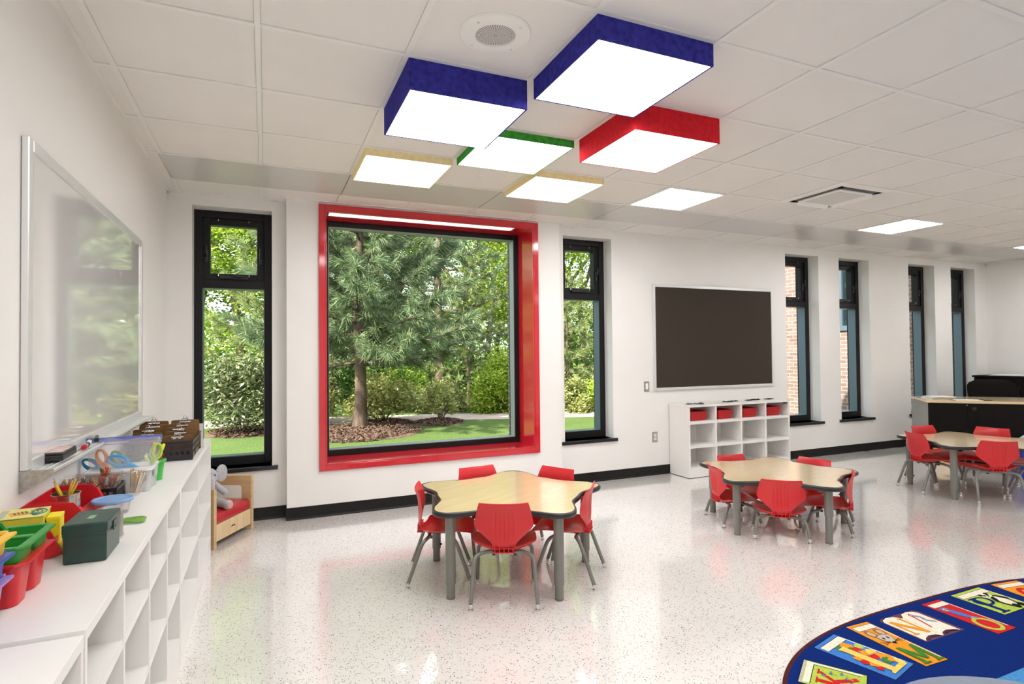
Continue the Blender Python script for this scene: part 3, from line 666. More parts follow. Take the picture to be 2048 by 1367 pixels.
def tub(mb, w, d, h, t=0.004, taper=0.92, rim=0.006, r=0.02, n=5):
    """open rounded rectangular tub: outer wall, rim, inner wall, floor; centred, bottom at 0"""
    def rr(w_, d_, z, rad):
        out = []
        for cx, cy, a0 in ((w_ / 2 - rad, d_ / 2 - rad, 0), (-w_ / 2 + rad, d_ / 2 - rad, PI / 2), (-w_ / 2 + rad, -d_ / 2 + rad, PI), (w_ / 2 - rad, -d_ / 2 + rad, 1.5 * PI)):
            for k in range(n + 1): a = a0 + PI / 2 * k / n; out.append(Vector((cx + rad * math.cos(a), cy + rad * math.sin(a), z)))
        return out
    R = [rr(w * taper, d * taper, 0, r), rr(w, d, h - 0.008, r), rr(w + 2 * rim, d + 2 * rim, h - 0.008, r + rim), rr(w + 2 * rim, d + 2 * rim, h - 0.001, r + rim), rr(w + rim, d + rim, h, r + rim), rr(w - 2 * t, d - 2 * t, h, r), rr(w - 2 * t, d - 2 * t, h - 0.012, r), rr(w * taper - 2 * t, d * taper - 2 * t, t, r)]
    return mb.rings(R)
bt = None
for k, lab in enumerate(('red perforated basket in the cubby column nearest the wall outlet', 'red perforated basket in the second cubby column from the wall outlet', 'red perforated basket in the third cubby column from the wall outlet', 'red perforated basket in the cubby column nearest the windows')):
    t = thing('storage_basket', lab, 'basket', (CX0 + cw * k + 0.024 + 0.165, CY0 + 0.155, 0.6225), math.radians((-2, 3, 1, 2)[k]), 'red baskets in the cubby shelf')
    mb = MB(); tub(mb, 0.235, 0.235, 0.103, rim=0.007, taper=0.9); o = mb.build('basket_body', RB, t, True)
    MB().box(-0.03, 0.03, -0.1155, -0.113, 0.010, 0.016).build('moulded_label', RB, t)
INK = mat('black_ink_card', (0.012, 0.012, 0.013), 0.6)
for k, (x, y, l, lab) in enumerate(((4.44, 5.09, 0.22, 'grey and black curled paper cutout at the near end of the cubby top'), (4.98, 5.12, 0.22, 'black and white curled paper cutout on the middle of the cubby top'), (5.36, 5.16, 0.20, 'dark crinkled paper cutout beyond the middle of the cubby top'), (5.64, 5.17, 0.09, 'smallest dark paper scrap at the window end of the cubby top'))):
    t = thing('paper_cutout', lab, 'paper', (x, y, CZT + 0.001), 0.1 * k, 'paper cutouts on the cubby shelf')
    rng = random.Random(20 + k); mb = MB(); n = 14; top = []
    P = []
    for i in range(n + 1):
        u = i / n; w_ = 0.035 * (0.4 + rng.random()); z0 = 0.010 * abs(math.sin(i * 1.3 + k)) * (0.4 + rng.random()); y0 = rng.uniform(-0.02, 0.02)
        P.append([Vector((-l / 2 + l * u, y0 - w_, z0)), Vector((-l / 2 + l * u, y0, z0 + 0.004 + 0.004 * rng.random())), Vector((-l / 2 + l * u, y0 + w_, z0 * 0.4)), Vector((-l / 2 + l * u, y0, z0 * .4 - 0.0))])
    mb.rings(P); mb.build('printed_figure', INK if k else mat('grey_ink_card', (0.09, 0.09, 0.09), 0.6), t)
    MB().prism([(-l / 2 - 0.02, -0.05), (l / 2 + 0.03, -0.055), (l / 2 + 0.02, 0.05), (-l / 2, 0.055)], -0.0006, 0.0002).build('paper_sheet', PAPER, t)

# ------------------------------------------------------------------ toddler bench in the corner
ba = math.atan2(0.874, 0.486)
t = thing('toddler_armchair', 'small plywood armchair with red vinyl cushion in the corner behind the shelves', 'armchair', (-0.343, 4.652, 0), ba)
# local: x along the front (near post to far post), y into the corner
Wb = 0.520; Db = 0.375; Hb = 0.432; pt = 0.034
def arm_panel(x0):
    mb = MB(); poly = [(0, 0), (0.05, 0), (0.05, 0.03), (Db - 0.05, 0.03), (Db - 0.05, 0), (Db, 0), (Db, Hb), (0, Hb)]
    hx0, hx1, hz0, hz1 = 0.085, Db - 0.04, 0.245, 0.352; rad = 0.02
    M = Matrix(((0, 0, 1, x0), (1, 0, 0, 0), (0, 1, 0, 0), (0, 0, 0, 1)))
    # panel with a hand opening: four slabs with rounded inner corners
    mb.prism([(0, 0), (0.05, 0), (0.05, 0.03), (Db - 0.05, 0.03), (Db - 0.05, 0), (Db, 0), (Db, hz0), (0, hz0)], 0, pt, M)
    arc = lambda cx, cz, a0: [(cx + rad * math.cos(a0 + PI / 2 * k / 5), cz + rad * math.sin(a0 + PI / 2 * k / 5)) for k in range(6)]
    top = [(0, hz0), (hx0, hz0)] + [(hx0, hz1 - rad)] + arc(hx0 + rad, hz1 - rad, PI / 2)[::-1][1:] + [(hx1 - rad, hz1)] + arc(hx1 - rad, hz1 - rad, 0)[::-1][1:] + [(hx1, hz0), (Db, hz0), (Db, Hb), (0, Hb)]
    mb.prism(top, 0, pt, M)
    return mb
arm_panel(0).build('side_panel', BIRCH, t, bev=0.003); arm_panel(Wb - pt).build('side_panel', BIRCH, t, bev=0.003)
MB().box(pt, Wb - pt, 0.008, 0.028, 0.045, 0.168).build('front_rail', BIRCH_L, t, bev=0.002)
MB().box(pt, Wb - pt, Db - 0.03, Db - 0.008, 0.045, 0.42).build('back_panel', BIRCH_L, t, bev=0.002)
MB().box(pt, Wb - pt, 0.028, Db - 0.03, 0.150, 0.166).build('seat_board', BIRCH_L, t)
MB().box(pt + 0.002, Wb - pt - 0.002, 0.004, Db - 0.034, 0.168, 0.250).build('cushion', VINYL, t, bev=0.022, seg=4)
lg = MB(); sq = [(0.0, 0.0), (0.004, 0.012), (0.010, 0.016), (0.018, 0.015), (0.024, 0.017), (0.031, 0.015), (0.038, 0.017), (0.044, 0.013), (0.048, 0.0)]
lg.tube([(0.225 + x, 0.0072, 0.096 + z * 0.9) for x, z in sq], 0.0017, 6); 
for x, z in ((0.010, 0.006), (0.018, 0.006), (0.027, 0.006), (0.036, 0.006)): lg.box(0.225 + x, 0.225 + x + 0.004, 0.0055, 0.0082, 0.096 + z, 0.096 + z + 0.008)
lg.build('maker_mark', BLACKPL, t)
# plush elephant
PLUSH = vary(mat('grey_plush', (0.42, 0.42, 0.45), 0.95, spec=0.1, sheen=0.4), 60, 0.18, bump=0.5, bscale=160)
PINK = mat('pink_plush', (0.62, 0.38, 0.31), 0.9, spec=0.1)
t = thing('plush_elephant', 'grey plush elephant sitting on the red cushion of the small armchair', 'stuffed toy', (-0.405, 4.925, 0.246), math.radians(18))
mb = MB()   # local: faces -y
mb.ball((0, 0.02, 0.085), (0.068, 0.062, 0.09)); mb.ball((0, 0.0, 0.15), (0.05, 0.047, 0.06)); mb.ball((0, -0.015, 0.235), (0.066, 0.064, 0.066))
for k in range(9):
    a = k / 8; mb.ball((0.01 * a, -0.07 - 0.035 * a, 0.222 - 0.13 * a), 0.032 - 0.014 * a, 8)
for s in (-1, 1):
    for k in range(7): a = k / 6; mb.ball((s * (0.045 + 0.055 * a), 0.0 - 0.16 * a, 0.040 - 0.004 * a), 0.037 - 0.004 * a + (0.004 if k == 6 else 0), 8)
    for k in range(6): a = k / 5; mb.ball((s * (0.05 + 0.055 * a), -0.015 - 0.03 * a, 0.165 - 0.055 * a), 0.027, 8)
body = mb.build('body', PLUSH, t, True)
rm = body.modifiers.new('remesh', 'REMESH'); rm.mode = 'VOXEL'; rm.voxel_size = 0.0065; rm.use_smooth_shade = True
sm = body.modifiers.new('smooth', 'SMOOTH'); sm.iterations = 6
for s in (-1, 1):
    M = Matrix.Rotation(s * 0.5, 4, 'Z')
    MB().ball((s * 0.098, 0.006, 0.248), (0.055, 0.014, 0.066), 12, M).build('ear', PLUSH, t, True)
    MB().ball((s * 0.034, -0.071, 0.252), 0.006, 8).build('eye', BLACKPL, t, True)
    MB().ball((s * 0.105, -0.195, 0.036), (0.022, 0.006, 0.024), 8).build('foot_pad', PINK, t, True)
MB().tube([(-0.045, -0.035, 0.182), (0, -0.062, 0.176), (0.045, -0.035, 0.182)], [0.012, 0.016, 0.012], 8).build('neck_bow', PINK, t, True)

# ------------------------------------------------------------------ teacher desk, office chair, credenza
da = math.atan2(-0.704, 0.71)
t = thing('teacher_desk', 'dark espresso teacher desk with pale wood top and grey end panel', 'desk', (7.585, 4.49, 0), da)
Ld, Dd = 1.70, 0.75
MB().box(-0.02, Ld, -0.012, Dd, 0.732, 0.760).build('desktop', MAPLE, t, bev=0.002)
e = MB(); e.box(-0.022, Ld + 0.002, -0.0145, -0.012, 0.731, 0.7605); e.build('front_edge_strip', MAPLE, t)
MB().box(0, 0.025, 0.012, Dd - 0.03, 0, 0.732).build('end_panel', GREYLAM, t); MB().box(Ld - 0.03, Ld - 0.005, 0.012, Dd - 0.03, 0, 0.732).build('end_panel', GREYLAM, t)
MB().box(0, 0.40, 0.0, 0.012, 0.01, 0.726).build('modesty_panel', DARKLAM, t); MB().box(0.403, Ld - 0.005, 0.0, 0.012, 0.01, 0.726).build('modesty_panel', DARKLAM, t)
MB().box(0.025, Ld - 0.03, 0.30, 0.312, 0.02, 0.732).build('inner_panel', DARKLAM, t)
MB().lathe([(0.022, 0), (0.022, 0.0016), (0.016, 0.002)], 20, (0, 0, 0), Matrix.Translation((0.47, 0.0, 0.665)) @ Matrix.Rotation(PI / 2, 4, 'X')).build('cable_grommet', BLACKPL, t, True)
MB().lathe([(0.005, 0), (0.005, 0.002)], 10, (0, 0, 0), Matrix.Translation((0.395, 0.0, 0.705)) @ Matrix.Rotation(PI / 2, 4, 'X')).build('screw_cap', WHITE_PL, t)
def dk(x, y, z=0.7605): M = Matrix.Rotation(da, 4, 'Z'); q = M @ Vector((x, y, 0)); return (7.585 + q.x, 4.49 + q.y, z)
t = thing('paper_stack', 'low stack of white papers on the window end of the teacher desk', 'papers', dk(0.20, 0.40), da + 0.3)
for k in range(6): MB().box(-0.14 + 0.006 * k, 0.14 + 0.004 * k, -0.11 - 0.005 * k, 0.10, 0.004 * k, 0.004 * k + 0.003).build('sheet', PAPER, t)
t = thing('notepad', 'white notepad lying flat on the front of the teacher desk', 'paper', dk(0.42, 0.10), da + 0.1)
MB().box(-0.15, 0.15, -0.07, 0.07, 0, 0.005).build('pages', PAPER, t); MB().box(-0.151, -0.135, -0.071, 0.071, 0, 0.006).build('binding', GREYLAM, t)
t = thing('pen', 'dark pen lying on the teacher desk beside the notepad', 'pen', dk(0.62, 0.09, 0.7665), da + 0.15)
MB().cyl((-0.07, 0, 0), (0.05, 0, 0), 0.006, n=10).build('barrel', BLACKPL, t, True); MB().cyl((0.05, 0, 0), (0.07, 0, 0), 0.006, 0.001, 10).build('tip', BLACKPL, t, True); MB().box(-0.072, -0.03, -0.0015, 0.0015, 0.005, 0.009).build('clip', BLACKPL, t)

FAB = vary(mat('black_office_fabric', (0.010, 0.009, 0.008), 0.9, spec=0.1), 80, 0.25)
t = thing('office_chair', 'black fabric office chair with rounded back behind the teacher desk', 'chair', (9.28, 4.56, 0), math.radians(140))
R = []
for k in range(13):
    u = k / 12; z = 0.50 + 0.455 * u; hw = 0.27 * (0.82 + 0.42 * math.sin(u * PI * 0.62) - 0.20 * u); hw *= 1 if u < .85 else max(0.62, 1 - ((u - .85) / .15) ** 2 * .34)
    y = -0.22 - 0.07 * u; th = 0.045 if 0 < k < 12 else 0.018
    ring = []
    for i in range(24):
        a = 2 * PI * i / 24; cx = abs(math.cos(a)) ** 0.55 * math.copysign(1, math.cos(a)); cy = abs(math.sin(a)) ** 0.7 * math.copysign(1, math.sin(a))
        ring.append(Vector((hw * cx, y + th * cy + 0.05 * (abs(cx) ** 2), z)))
    R.append(ring)
MB().rings(R).build('backrest', FAB, t, True)
MB().box(-0.25, 0.25, -0.23, 0.25, 0.43, 0.52).build('seat', FAB, t, bev=0.03, seg=3)
MB().tube([(0, -0.1, 0.42), (0, -0.27, 0.42), (0, -0.30, 0.55), (0, -0.29, 0.66)], 0.022, 10).build('back_post', BLACKPL, t, True)
for s in (-1, 1):
    MB().tube(arc_path([(s * 0.22, 0.05, 0.44), (s * 0.31, 0.05, 0.47), (s * 0.31, 0.05, 0.66), (s * 0.31, -0.12, 0.66)], 0.04), 0.014, 8).build('armrest', BLACKPL, t, True)
MB().cyl((0, 0, 0.08), (0, 0, 0.43), 0.03, 0.025, 14).build('gas_column', BLACKPL, t, True)
for k in range(5):
    a = 2 * PI * k / 5; c_, s_ = math.cos(a), math.sin(a)
    l = MB().tube([(0.02 * c_, 0.02 * s_, 0.10), (0.29 * c_, 0.29 * s_, 0.075)], [0.024, 0.015], 8).build('base_arm', BLACKPL, t, True)
    MB().cyl((0.29 * c_ - 0.02 * s_, 0.29 * s_ + 0.02 * c_, 0.028), (0.29 * c_ + 0.02 * s_, 0.29 * s_ - 0.02 * c_, 0.028), 0.028, n=14).build('caster', BLACKPL, l, True)

t = thing('credenza', 'black storage credenza against the far end wall behind the office chair', 'cabinet', (XR - 0.008, 5.31, 0), 0)
MB().box(-0.46, 0, -1.95, 0, 0.955, 0.985).build('top_board', DARKLAM, t, bev=0.002)
MB().box(-0.43, 0, -1.93, -0.02, 0.06, 0.955).build('carcass', DARKLAM, t)
MB().box(-0.40, 0, -1.90, -0.05, 0, 0.06).build('plinth', BLACKPL, t)
for k in range(3):
    y = -0.02 - 0.637 * k; d = MB().box(-0.452, -0.431, y - 0.632, y - 0.004, 0.07, 0.948).build('door', DARKLAM, t, bev=0.002)
    MB().tube([(-0.452, y - 0.58, 0.70), (-0.475, y - 0.58, 0.70), (-0.475, y - 0.58, 0.82), (-0.452, y - 0.58, 0.82)], 0.005, 8).build('handle', BLACKPL, d, True)
t = thing('paper_stack', 'loose white papers lying on top of the black credenza', 'papers', (XR - 0.22, 4.93, 0.986), 0.2)
for k in range(5): MB().box(-0.12 + 0.01 * k, 0.11, -0.24 + 0.03 * k, 0.23 - 0.02 * k, 0.003 * k, 0.003 * k + 0.0025).build('sheet', PAPER, t)
# crumpled bag on the sill behind the desk
t = thing('plastic_bag', 'crumpled white plastic bag on the window sill behind the teacher desk', 'bag', (8.80, 5.36, WZ0 + 0.001), 0.3)
mb = MB(); mb.ball((0, 0, 0.075), (0.15, 0.085, 0.075), 14); bg = mb.build('bag_body', vary(mat('white_bag_plastic', (0.72, 0.75, 0.80), 0.3), 20, 0.15), t, True)
tex = bpy.data.textures.new('crumple', 'VORONOI'); tex.noise_scale = 0.05; dm = bg.modifiers.new('d', 'DISPLACE'); dm.texture = tex; dm.strength = 0.035; dm.mid_level = 0.6
MB().box(-0.16, 0.10, -0.09, 0.05, -0.0005, 0.0045).build('dark_base', BLACKPL, t)
# things on the floor beyond the far table
t = thing('toy_bin', 'blue plastic bin on the floor between the farthest table and the desk', 'bin', (7.62, 3.42, 0), da)
mb = MB(); tub(mb, 0.40, 0.30, 0.33, rim=0.012); mb.build('bin_body', mat('blue_bin_plastic', (0.018, 0.05, 0.40), 0.4), t, True)
MB().tube([(-0.06, -0.165, 0.27), (0.06, -0.165, 0.27)], 0.008, 8).build('grip', mat('blue_bin_grip', (0.02, 0.06, 0.45), 0.4), t, True)
t = thing('plastic_bag', 'pale blue clear plastic bag bunched on top of the blue bin', 'bag', (7.62, 3.46, 0.335), 0.2)
mb = MB(); mb.ball((0, 0, 0.05), (0.17, 0.12, 0.055), 14); bg = mb.build('bag_body', mat('pale_blue_bag', (0.50, 0.58, 0.66), 0.25), t, True)
dm = bg.modifiers.new('d', 'DISPLACE'); dm.texture = tex; dm.strength = 0.05; dm.mid_level = 0.6
MB().tube([(-0.02, 0, 0.09), (0.0, 0.0, 0.12), (0.02, 0.01, 0.15)], [0.02, 0.012, 0.03], 8).build('bag_neck', mat('pale_blue_bag_neck', (0.50, 0.58, 0.66), 0.25), t, True)
t = thing('wooden_crate', 'pale wooden crate on the floor between the farthest table and the desk front', 'crate', (7.573, 4.322, 0), da)
cr = MB(); cr.box(-0.08, 0.08, -0.10, -0.088, 0.0, 0.175); cr.box(-0.08, 0.08, 0.088, 0.10, 0.0, 0.175); cr.box(-0.08, -0.068, -0.088, 0.088, 0.0, 0.175); cr.box(0.068, 0.08, -0.088, 0.088, 0, 0.175); cr.box(-0.068, 0.068, -0.088, 0.088, 0.0, 0.012)
cr.build('crate_body', MAPLE, t, bev=0.002); MB().box(-0.03, 0.03, -0.1015, -0.0995, 0.12, 0.14).build('hand_hole', DARKLAM, t)
# round blue-grey tabletop in the foreground corner
t = thing('side_table', 'round blue-grey tabletop rising over the alphabet rug, mostly out of frame', 'table', (1.500, 0.596, 0), math.radians(-32))
ST_M = vary(mat('blue_grey_laminate', (0.185, 0.22, 0.285), 0.45, spec=0.35), 18, 0.10, stretch=(1, 14, 1))
MB().lathe([(0.340, 0.524), (0.358, 0.528), (0.360, 0.546), (0.357, 0.550), (0.001, 0.550)], 72, cap1=False).build('tabletop', ST_M, t, True)
for k in range(4):
    a = PI / 4 + k * PI / 2; l = MB().cyl((0.25 * math.cos(a), 0.25 * math.sin(a), 0.012), (0.22 * math.cos(a), 0.22 * math.sin(a), 0.526), 0.014, 0.018, 14).build('leg', GREYT, t, True)
    MB().cyl((0.25 * math.cos(a), 0.25 * math.sin(a), 0.0), (0.25 * math.cos(a), 0.25 * math.sin(a), 0.014), 0.017, n=14).build('foot_cap', BLACKPL, l, True)

# ------------------------------------------------------------------ supplies on the shelf tops
def plastic(name, c, r=0.32): return bpy.data.materials[name] if name in bpy.data.materials else mat(name, c, r)
PR = plastic('red_bin_plastic', (0.58, 0.014, 0.022)); PG = plastic('green_caddy_plastic', (0.025, 0.27, 0.035)); PB = plastic('blue_caddy_plastic', (0.015, 0.06, 0.42))
PP = plastic('purple_caddy_plastic', (0.33, 0.20, 0.50)); PY = plastic('yellow_caddy_plastic', (0.80, 0.46, 0.02))
def z0(z): return ST + z

# classroom caddies: two front pockets, one long rear pocket, carrying bridge
def caddy(label, loc, m, rz=0.0):
    t = thing('supply_caddy', label, 'caddy', loc, rz, 'stacked plastic supply caddies')
    H = 0.098; W, D = 0.205, 0.215      # W along local x (away from wall), D along y
    def pocket(x0, x1, y0, y1):
        mb = MB(); cx, cy = (x0 + x1) / 2, (y0 + y1) / 2; q = MB(); tub(q, x1 - x0, y1 - y0, H, t=0.003, taper=0.80, rim=0.0, r=0.020)
        mb.add([(x + cx, y + cy, z) for x, y, z in q.v], q.f); return mb
    pocket(0.006, W / 2 - 0.012, 0.008, D - 0.008).build('long_pocket', m, t, True)
    pocket(W / 2 + 0.012, W - 0.006, 0.008, D / 2 - 0.006).build('pocket', m, t, True)
    pocket(W / 2 + 0.012, W - 0.006, D / 2 + 0.006, D - 0.008).build('pocket', m, t, True)
    rim = MB()
    def band(x0, x1, y0, y1): rim.box(x0, x1, y0, y1, H - 0.003, H + 0.004)
    band(W - 0.010, W + 0.010, 0.02, D - 0.012); band(-0.006, 0.010, 0.0, D); band(0.010, W - 0.010, -0.004, 0.011); band(0.010, W - 0.010, D - 0.011, D + 0.004); band(W / 2 + 0.011, W - 0.010, D / 2 - 0.010, D / 2 + 0.010)
    rim.add([(W - 0.010, -0.004, H - .003), (W + .010, 0.02, H - .003), (W - .010, 0.02, H - .003), (W - 0.010, -0.004, H + .004), (W + .010, 0.02, H + .004), (W - .010, 0.02, H + .004)], [(0, 2, 1), (3, 4, 5), (0, 1, 4, 3)])
    rim.build('rim', m, t, bev=0.0025)
    h = MB(); h.box(W / 2 - 0.012, W / 2 + 0.012, 0.0, D, H - 0.004, H + 0.003)
    P = arc_path([(W / 2, 0.012, H), (W / 2, 0.05, H + 0.030), (W / 2, D - 0.05, H + 0.030), (W / 2, D - 0.012, H)], 0.04, 5)
    h.tube(P, 0.008, 8); h.build('carry_handle', m, t, True)
    return t
caddy('red plastic caddy standing on the shelf under the green caddy', (-0.726, 1.672, z0(0.001)), PR)
caddy('green plastic caddy nested on top of the red caddy', (-0.726, 1.680, z0(0.040)), PG)
caddy('purple plastic caddy at the bottom of the stack nearest the camera', (-0.726, 1.405, z0(0.001)), PP)
caddy('blue plastic caddy between the purple and yellow ones', (-0.726, 1.412, z0(0.050)), PB)
caddy('yellow plastic caddy on top of the stack nearest the camera', (-0.726, 1.419, z0(0.092)), PY)

# red hopper bins against the wall
def hopper(label, y0, y1, front, htop):
    t = thing('hopper_bin', label, 'bin', (XL + 0.003, y0, ST + 0.001), 0, 'red hopper bins')
    W = y1 - y0; F = front - XL - 0.003; th = 0.004
    side = [(0, 0), (F - 0.035, 0), (F, 0.012), (F - 0.03, htop - 0.018), (F - 0.045, htop), (F - 0.075, htop + 0.002), (0.02, htop + 0.002), (0, htop - 0.004)]
    M = lambda y: Matrix(((1, 0, 0, 0), (0, 0, -1, y), (0, 1, 0, 0), (0, 0, 0, 1)))
    for y in (th, W): MB().prism(side, 0, th, M(y)).build('side_wall', PR, t, bev=0.0012)
    MB().box(0, F - 0.03, th, W - th, 0.0, th).build('floor_panel', PR, t)
    MB().box(0, th, th, W - th, th, htop - 0.004).build('back_wall', PR, t)
    MB().box(F - 0.040, F - 0.034, th, W - th, th, 0.045).build('front_lip', PR, t, bev=0.001)
    fl = MB()
    for y in (0.0, W):      # flared flange along each sloping front edge
        a, b_ = (F, 0.012), (F - 0.03, htop - 0.018)
        fl.add([(a[0], y - 0.010 * (1 if y == 0 else -1), a[1]), (b_[0], y - 0.010 * (1 if y == 0 else -1), b_[1]), (b_[0] - 0.004, y, b_[1]), (a[0] - 0.004, y, a[1]),
                (a[0] + 0.003, y - 0.010 * (1 if y == 0 else -1), a[1]), (b_[0] + 0.003, y - 0.010 * (1 if y == 0 else -1), b_[1]), (b_[0], y, b_[1]), (a[0], y, a[1])],
               [(0, 1, 2, 3), (7, 6, 5, 4), (0, 4, 5, 1), (2, 6, 7, 3), (1, 5, 6, 2), (0, 3, 7, 4)])
    fl.build('front_flange', PR, t)
    return t
hopper('red hopper bin holding the yellow crayon carton, behind the green caddy', 2.050, 2.330, -0.540, 0.098)
hopper('red hopper bin holding the pencil tin, nearer the window', 2.350, 2.640, -0.560, 0.098)
# crayon carton and yellow eraser block
YC = vary(mat('yellow_green_carton', (0.62, 0.60, 0.04), 0.5), 8, 0.08)
t = thing('crayon_carton', 'yellow-green crayon carton with printed lid lying in the red bin', 'box', (-0.668, 2.155, ST + 0.0052), math.radians(8))
MB().box(-0.058, 0.058, -0.062, 0.062, 0, 0.108).build('carton_body', YC, t, bev=0.0015)
lid = MB(); lid.add([(-0.060, -0.064, 0.1115), (0.060, -0.064, 0.1085), (0.060, 0.064, 0.1085), (-0.060, 0.064, 0.1115), (-0.060, -0.064, 0.1135), (0.060, -0.064, 0.1105), (0.060, 0.064, 0.1105), (-0.060, 0.064, 0.1135), ], [(3, 2, 1, 0), (4, 5, 6, 7), (0, 1, 5, 4), (1, 2, 6, 5), (2, 3, 7, 6), (3, 0, 4, 7)])
lid.build('lid', mat('carton_lid', (0.66, 0.65, 0.22), 0.5), t)
pm = MB()
for k in range(4):
    r_ = 0.016 + 0.010 * k; pm.mi = k % 2
    P = [Vector((0.012 + r_ * 1.0 * math.cos(a), r_ * 1.1 * math.sin(a), 0.1128 - 0.000 * k - (0.012 + r_ * math.cos(a) + 0.06) * 0.025 + 0.0016)) for a in [(-1.1 + 2.2 * i / 8) for i in range(9)]]
    pm.tube(P, 0.0016, 5)
pm.mi = 2; pm.box(-0.030, 0.016, -0.026, 0.020, 0.1125, 0.1131, Matrix.Rotation(0.3, 4, 'Z'))
pm.mi = 3; pm.box(-0.054, -0.036, -0.05, 0.05, 0.1134, 0.1139); pm.mi = 0
for k in range(4): pm.box(-0.020 + 0.009 * k, -0.015 + 0.009 * k, -0.016, 0.012, 0.1130, 0.1134, Matrix.Rotation(0.3, 4, 'Z'))
pm.build('printed_front', [mat('carton_ink', (0.05, 0.08, 0.10), 0.5), mat('carton_teal', (0.03, 0.22, 0.20), 0.5), mat('carton_orange', (0.78, 0.36, 0.03), 0.5), mat('carton_grey', (0.40, 0.42, 0.36), 0.5)], t)
t = thing('yellow_block', 'small bright yellow box standing beside the crayon carton', 'box', (-0.590, 2.165, ST + 0.0052), math.radians(6))
MB().box(-0.016, 0.016, -0.034, 0.034, 0, 0.096).build('box_body', mat('bright_yellow_card', (0.83, 0.68, 0.01), 0.5), t, bev=0.001)
MB().box(-0.017, 0.017, -0.035, 0.035, 0.088, 0.0975).build('lid', mat('bright_yellow_lid', (0.86, 0.72, 0.02), 0.5), t, bev=0.001)
t = thing('glue_stick', 'yellow tube lying in the gap behind the green file box', 'glue stick', (-0.567, 2.11, ST + 0.020), 0.9)
MB().lathe([(0.001, -0.03), (0.012, -0.03), (0.013, 0.02), (0.009, 0.03), (0.001, 0.032)], 14, M=Matrix.Rotation(PI / 2, 4, 'X') @ Matrix.Translation((0, 0, 0))).build('tube', mat('yellow_tube', (0.78, 0.62, 0.02), 0.4), t, True)
# pencil tin
t = thing('pencil_tin', 'open steel tin of yellow pencils in the red hopper bin', 'tin', (-0.640, 2.455, ST + 0.0052))
TIN = mat('tin_plate', (0.75, 0.70, 0.60), 0.22, metal=1)
MB().lathe([(0.041, 0.0), (0.0425, 0.002), (0.041, 0.006), (0.041, 0.098), (0.0435, 0.100), (0.0435, 0.103), (0.040, 0.103), (0.0395, 0.004)], 36).build('tin_body', TIN, t, True)
ls = MB(); 
for k in range(12):
    a0, a1 = 0.3 + 0.1 * k, 0.3 + 0.1 * (k + 1); ls.add([(0.0416 * math.cos(a), 0.0416 * math.sin(a), z) for a, z in ((a0, 0.02), (a1, 0.02), (a1, 0.085), (a0, 0.085))], [(0, 1, 2, 3)])
ls.build('paper_label', mat('blue_tin_label', (0.06, 0.16, 0.36), 0.5), t)
PEN_Y = mat('yellow_pencil_lacquer', (0.80, 0.52, 0.03), 0.35); WOOD = mat('sharpened_wood', (0.66, 0.45, 0.24), 0.7); LEAD = mat('graphite', (0.04, 0.04, 0.045), 0.5); FERR = mat('ferrule', (0.55, 0.55, 0.5), 0.3, metal=0.9)
def aim(o, p0, p1):
    d = (Vector(p1) - Vector(p0)); o.location = p0; o.rotation_euler = d.to_track_quat('Z', 'Y').to_euler()
def pencil(label, p0, p1, group):
    L_ = (Vector(p1) - Vector(p0)).length; t = thing('pencil', label, 'pencil', p0, 0, group); aim(t, p0, p1)
    MB().cyl((0, 0, 0.012), (0, 0, L_ - 0.022), 0.0038, n=6).build('barrel', PEN_Y, t); MB().cyl((0, 0, L_ - 0.022), (0, 0, L_ - 0.005), 0.0038, 0.0012, 10).build('sharpened_cone', WOOD, t, True)
    MB().cyl((0, 0, L_ - 0.005), (0, 0, L_), 0.0012, 0.0003, 8).build('lead_tip', LEAD, t, True); MB().cyl((0, 0, 0), (0, 0, 0.012), 0.0039, n=10).build('ferrule', FERR, t, True)
    return t
cx, cy, cz = -0.640, 2.455, ST + 0.013
for k, (a0, a1, r1, h) in enumerate(((0.2, 3.3, 0.034, 0.150), (0.9, 3.7, 0.036, 0.142), (3.6, 0.4, 0.030, 0.148), (3.9, 0.75, 0.036, 0.155), (4.5, 1.2, 0.033, 0.140), (2.8, 5.6, 0.034, 0.132), (3.2, 0.1, 0.037, 0.138))):
    pencil('yellow pencil standing point up in the steel tin', (cx + 0.022 * math.cos(a0), cy + 0.022 * math.sin(a0), cz), (cx + r1 * math.cos(a1), cy + r1 * math.sin(a1), cz + h), 'pencils in the steel tin')

# dark green card-file box
t = thing('file_box', 'dark green plastic card file box with latch standing at the shelf edge', 'box', (-0.521, 1.968, ST + 0.001))
GB = vary(mat('dark_green_plastic', (0.015, 0.048, 0.040), 0.28), 30, 0.15)
W_, D_, H_ = 0.103, 0.162, 0.111
MB().box(0, W_, 0, D_, 0, 0.080).build('box_base', GB, t, bev=0.005, seg=3)
MB().box(-0.0025, W_ + 0.0025, -0.0025, D_ + 0.0025, 0.082, H_).build('hinged_lid', GB, t, bev=0.005, seg=3)
MB().box(-0.001, W_ + 0.001, -0.001, D_ + 0.001, 0.0770, 0.0835).build('lid_groove', GB, t, bev=0.001)
MB().box(0.044, 0.061, 0.050, 0.090, H_ - 0.0002, H_ + 0.0006).build('green_label', mat('pale_green_label', (0.22, 0.42, 0.22), 0.6), t)
la = MB(); la.box(W_ + 0.002, W_ + 0.0055, 0.062, 0.100, 0.068, 0.096); la.build('latch', GB, t, bev=0.0012)
MB().box(W_ + 0.0054, W_ + 0.0062, 0.074, 0.088, 0.074, 0.080).build('latch_slot', BLACKPL, t)

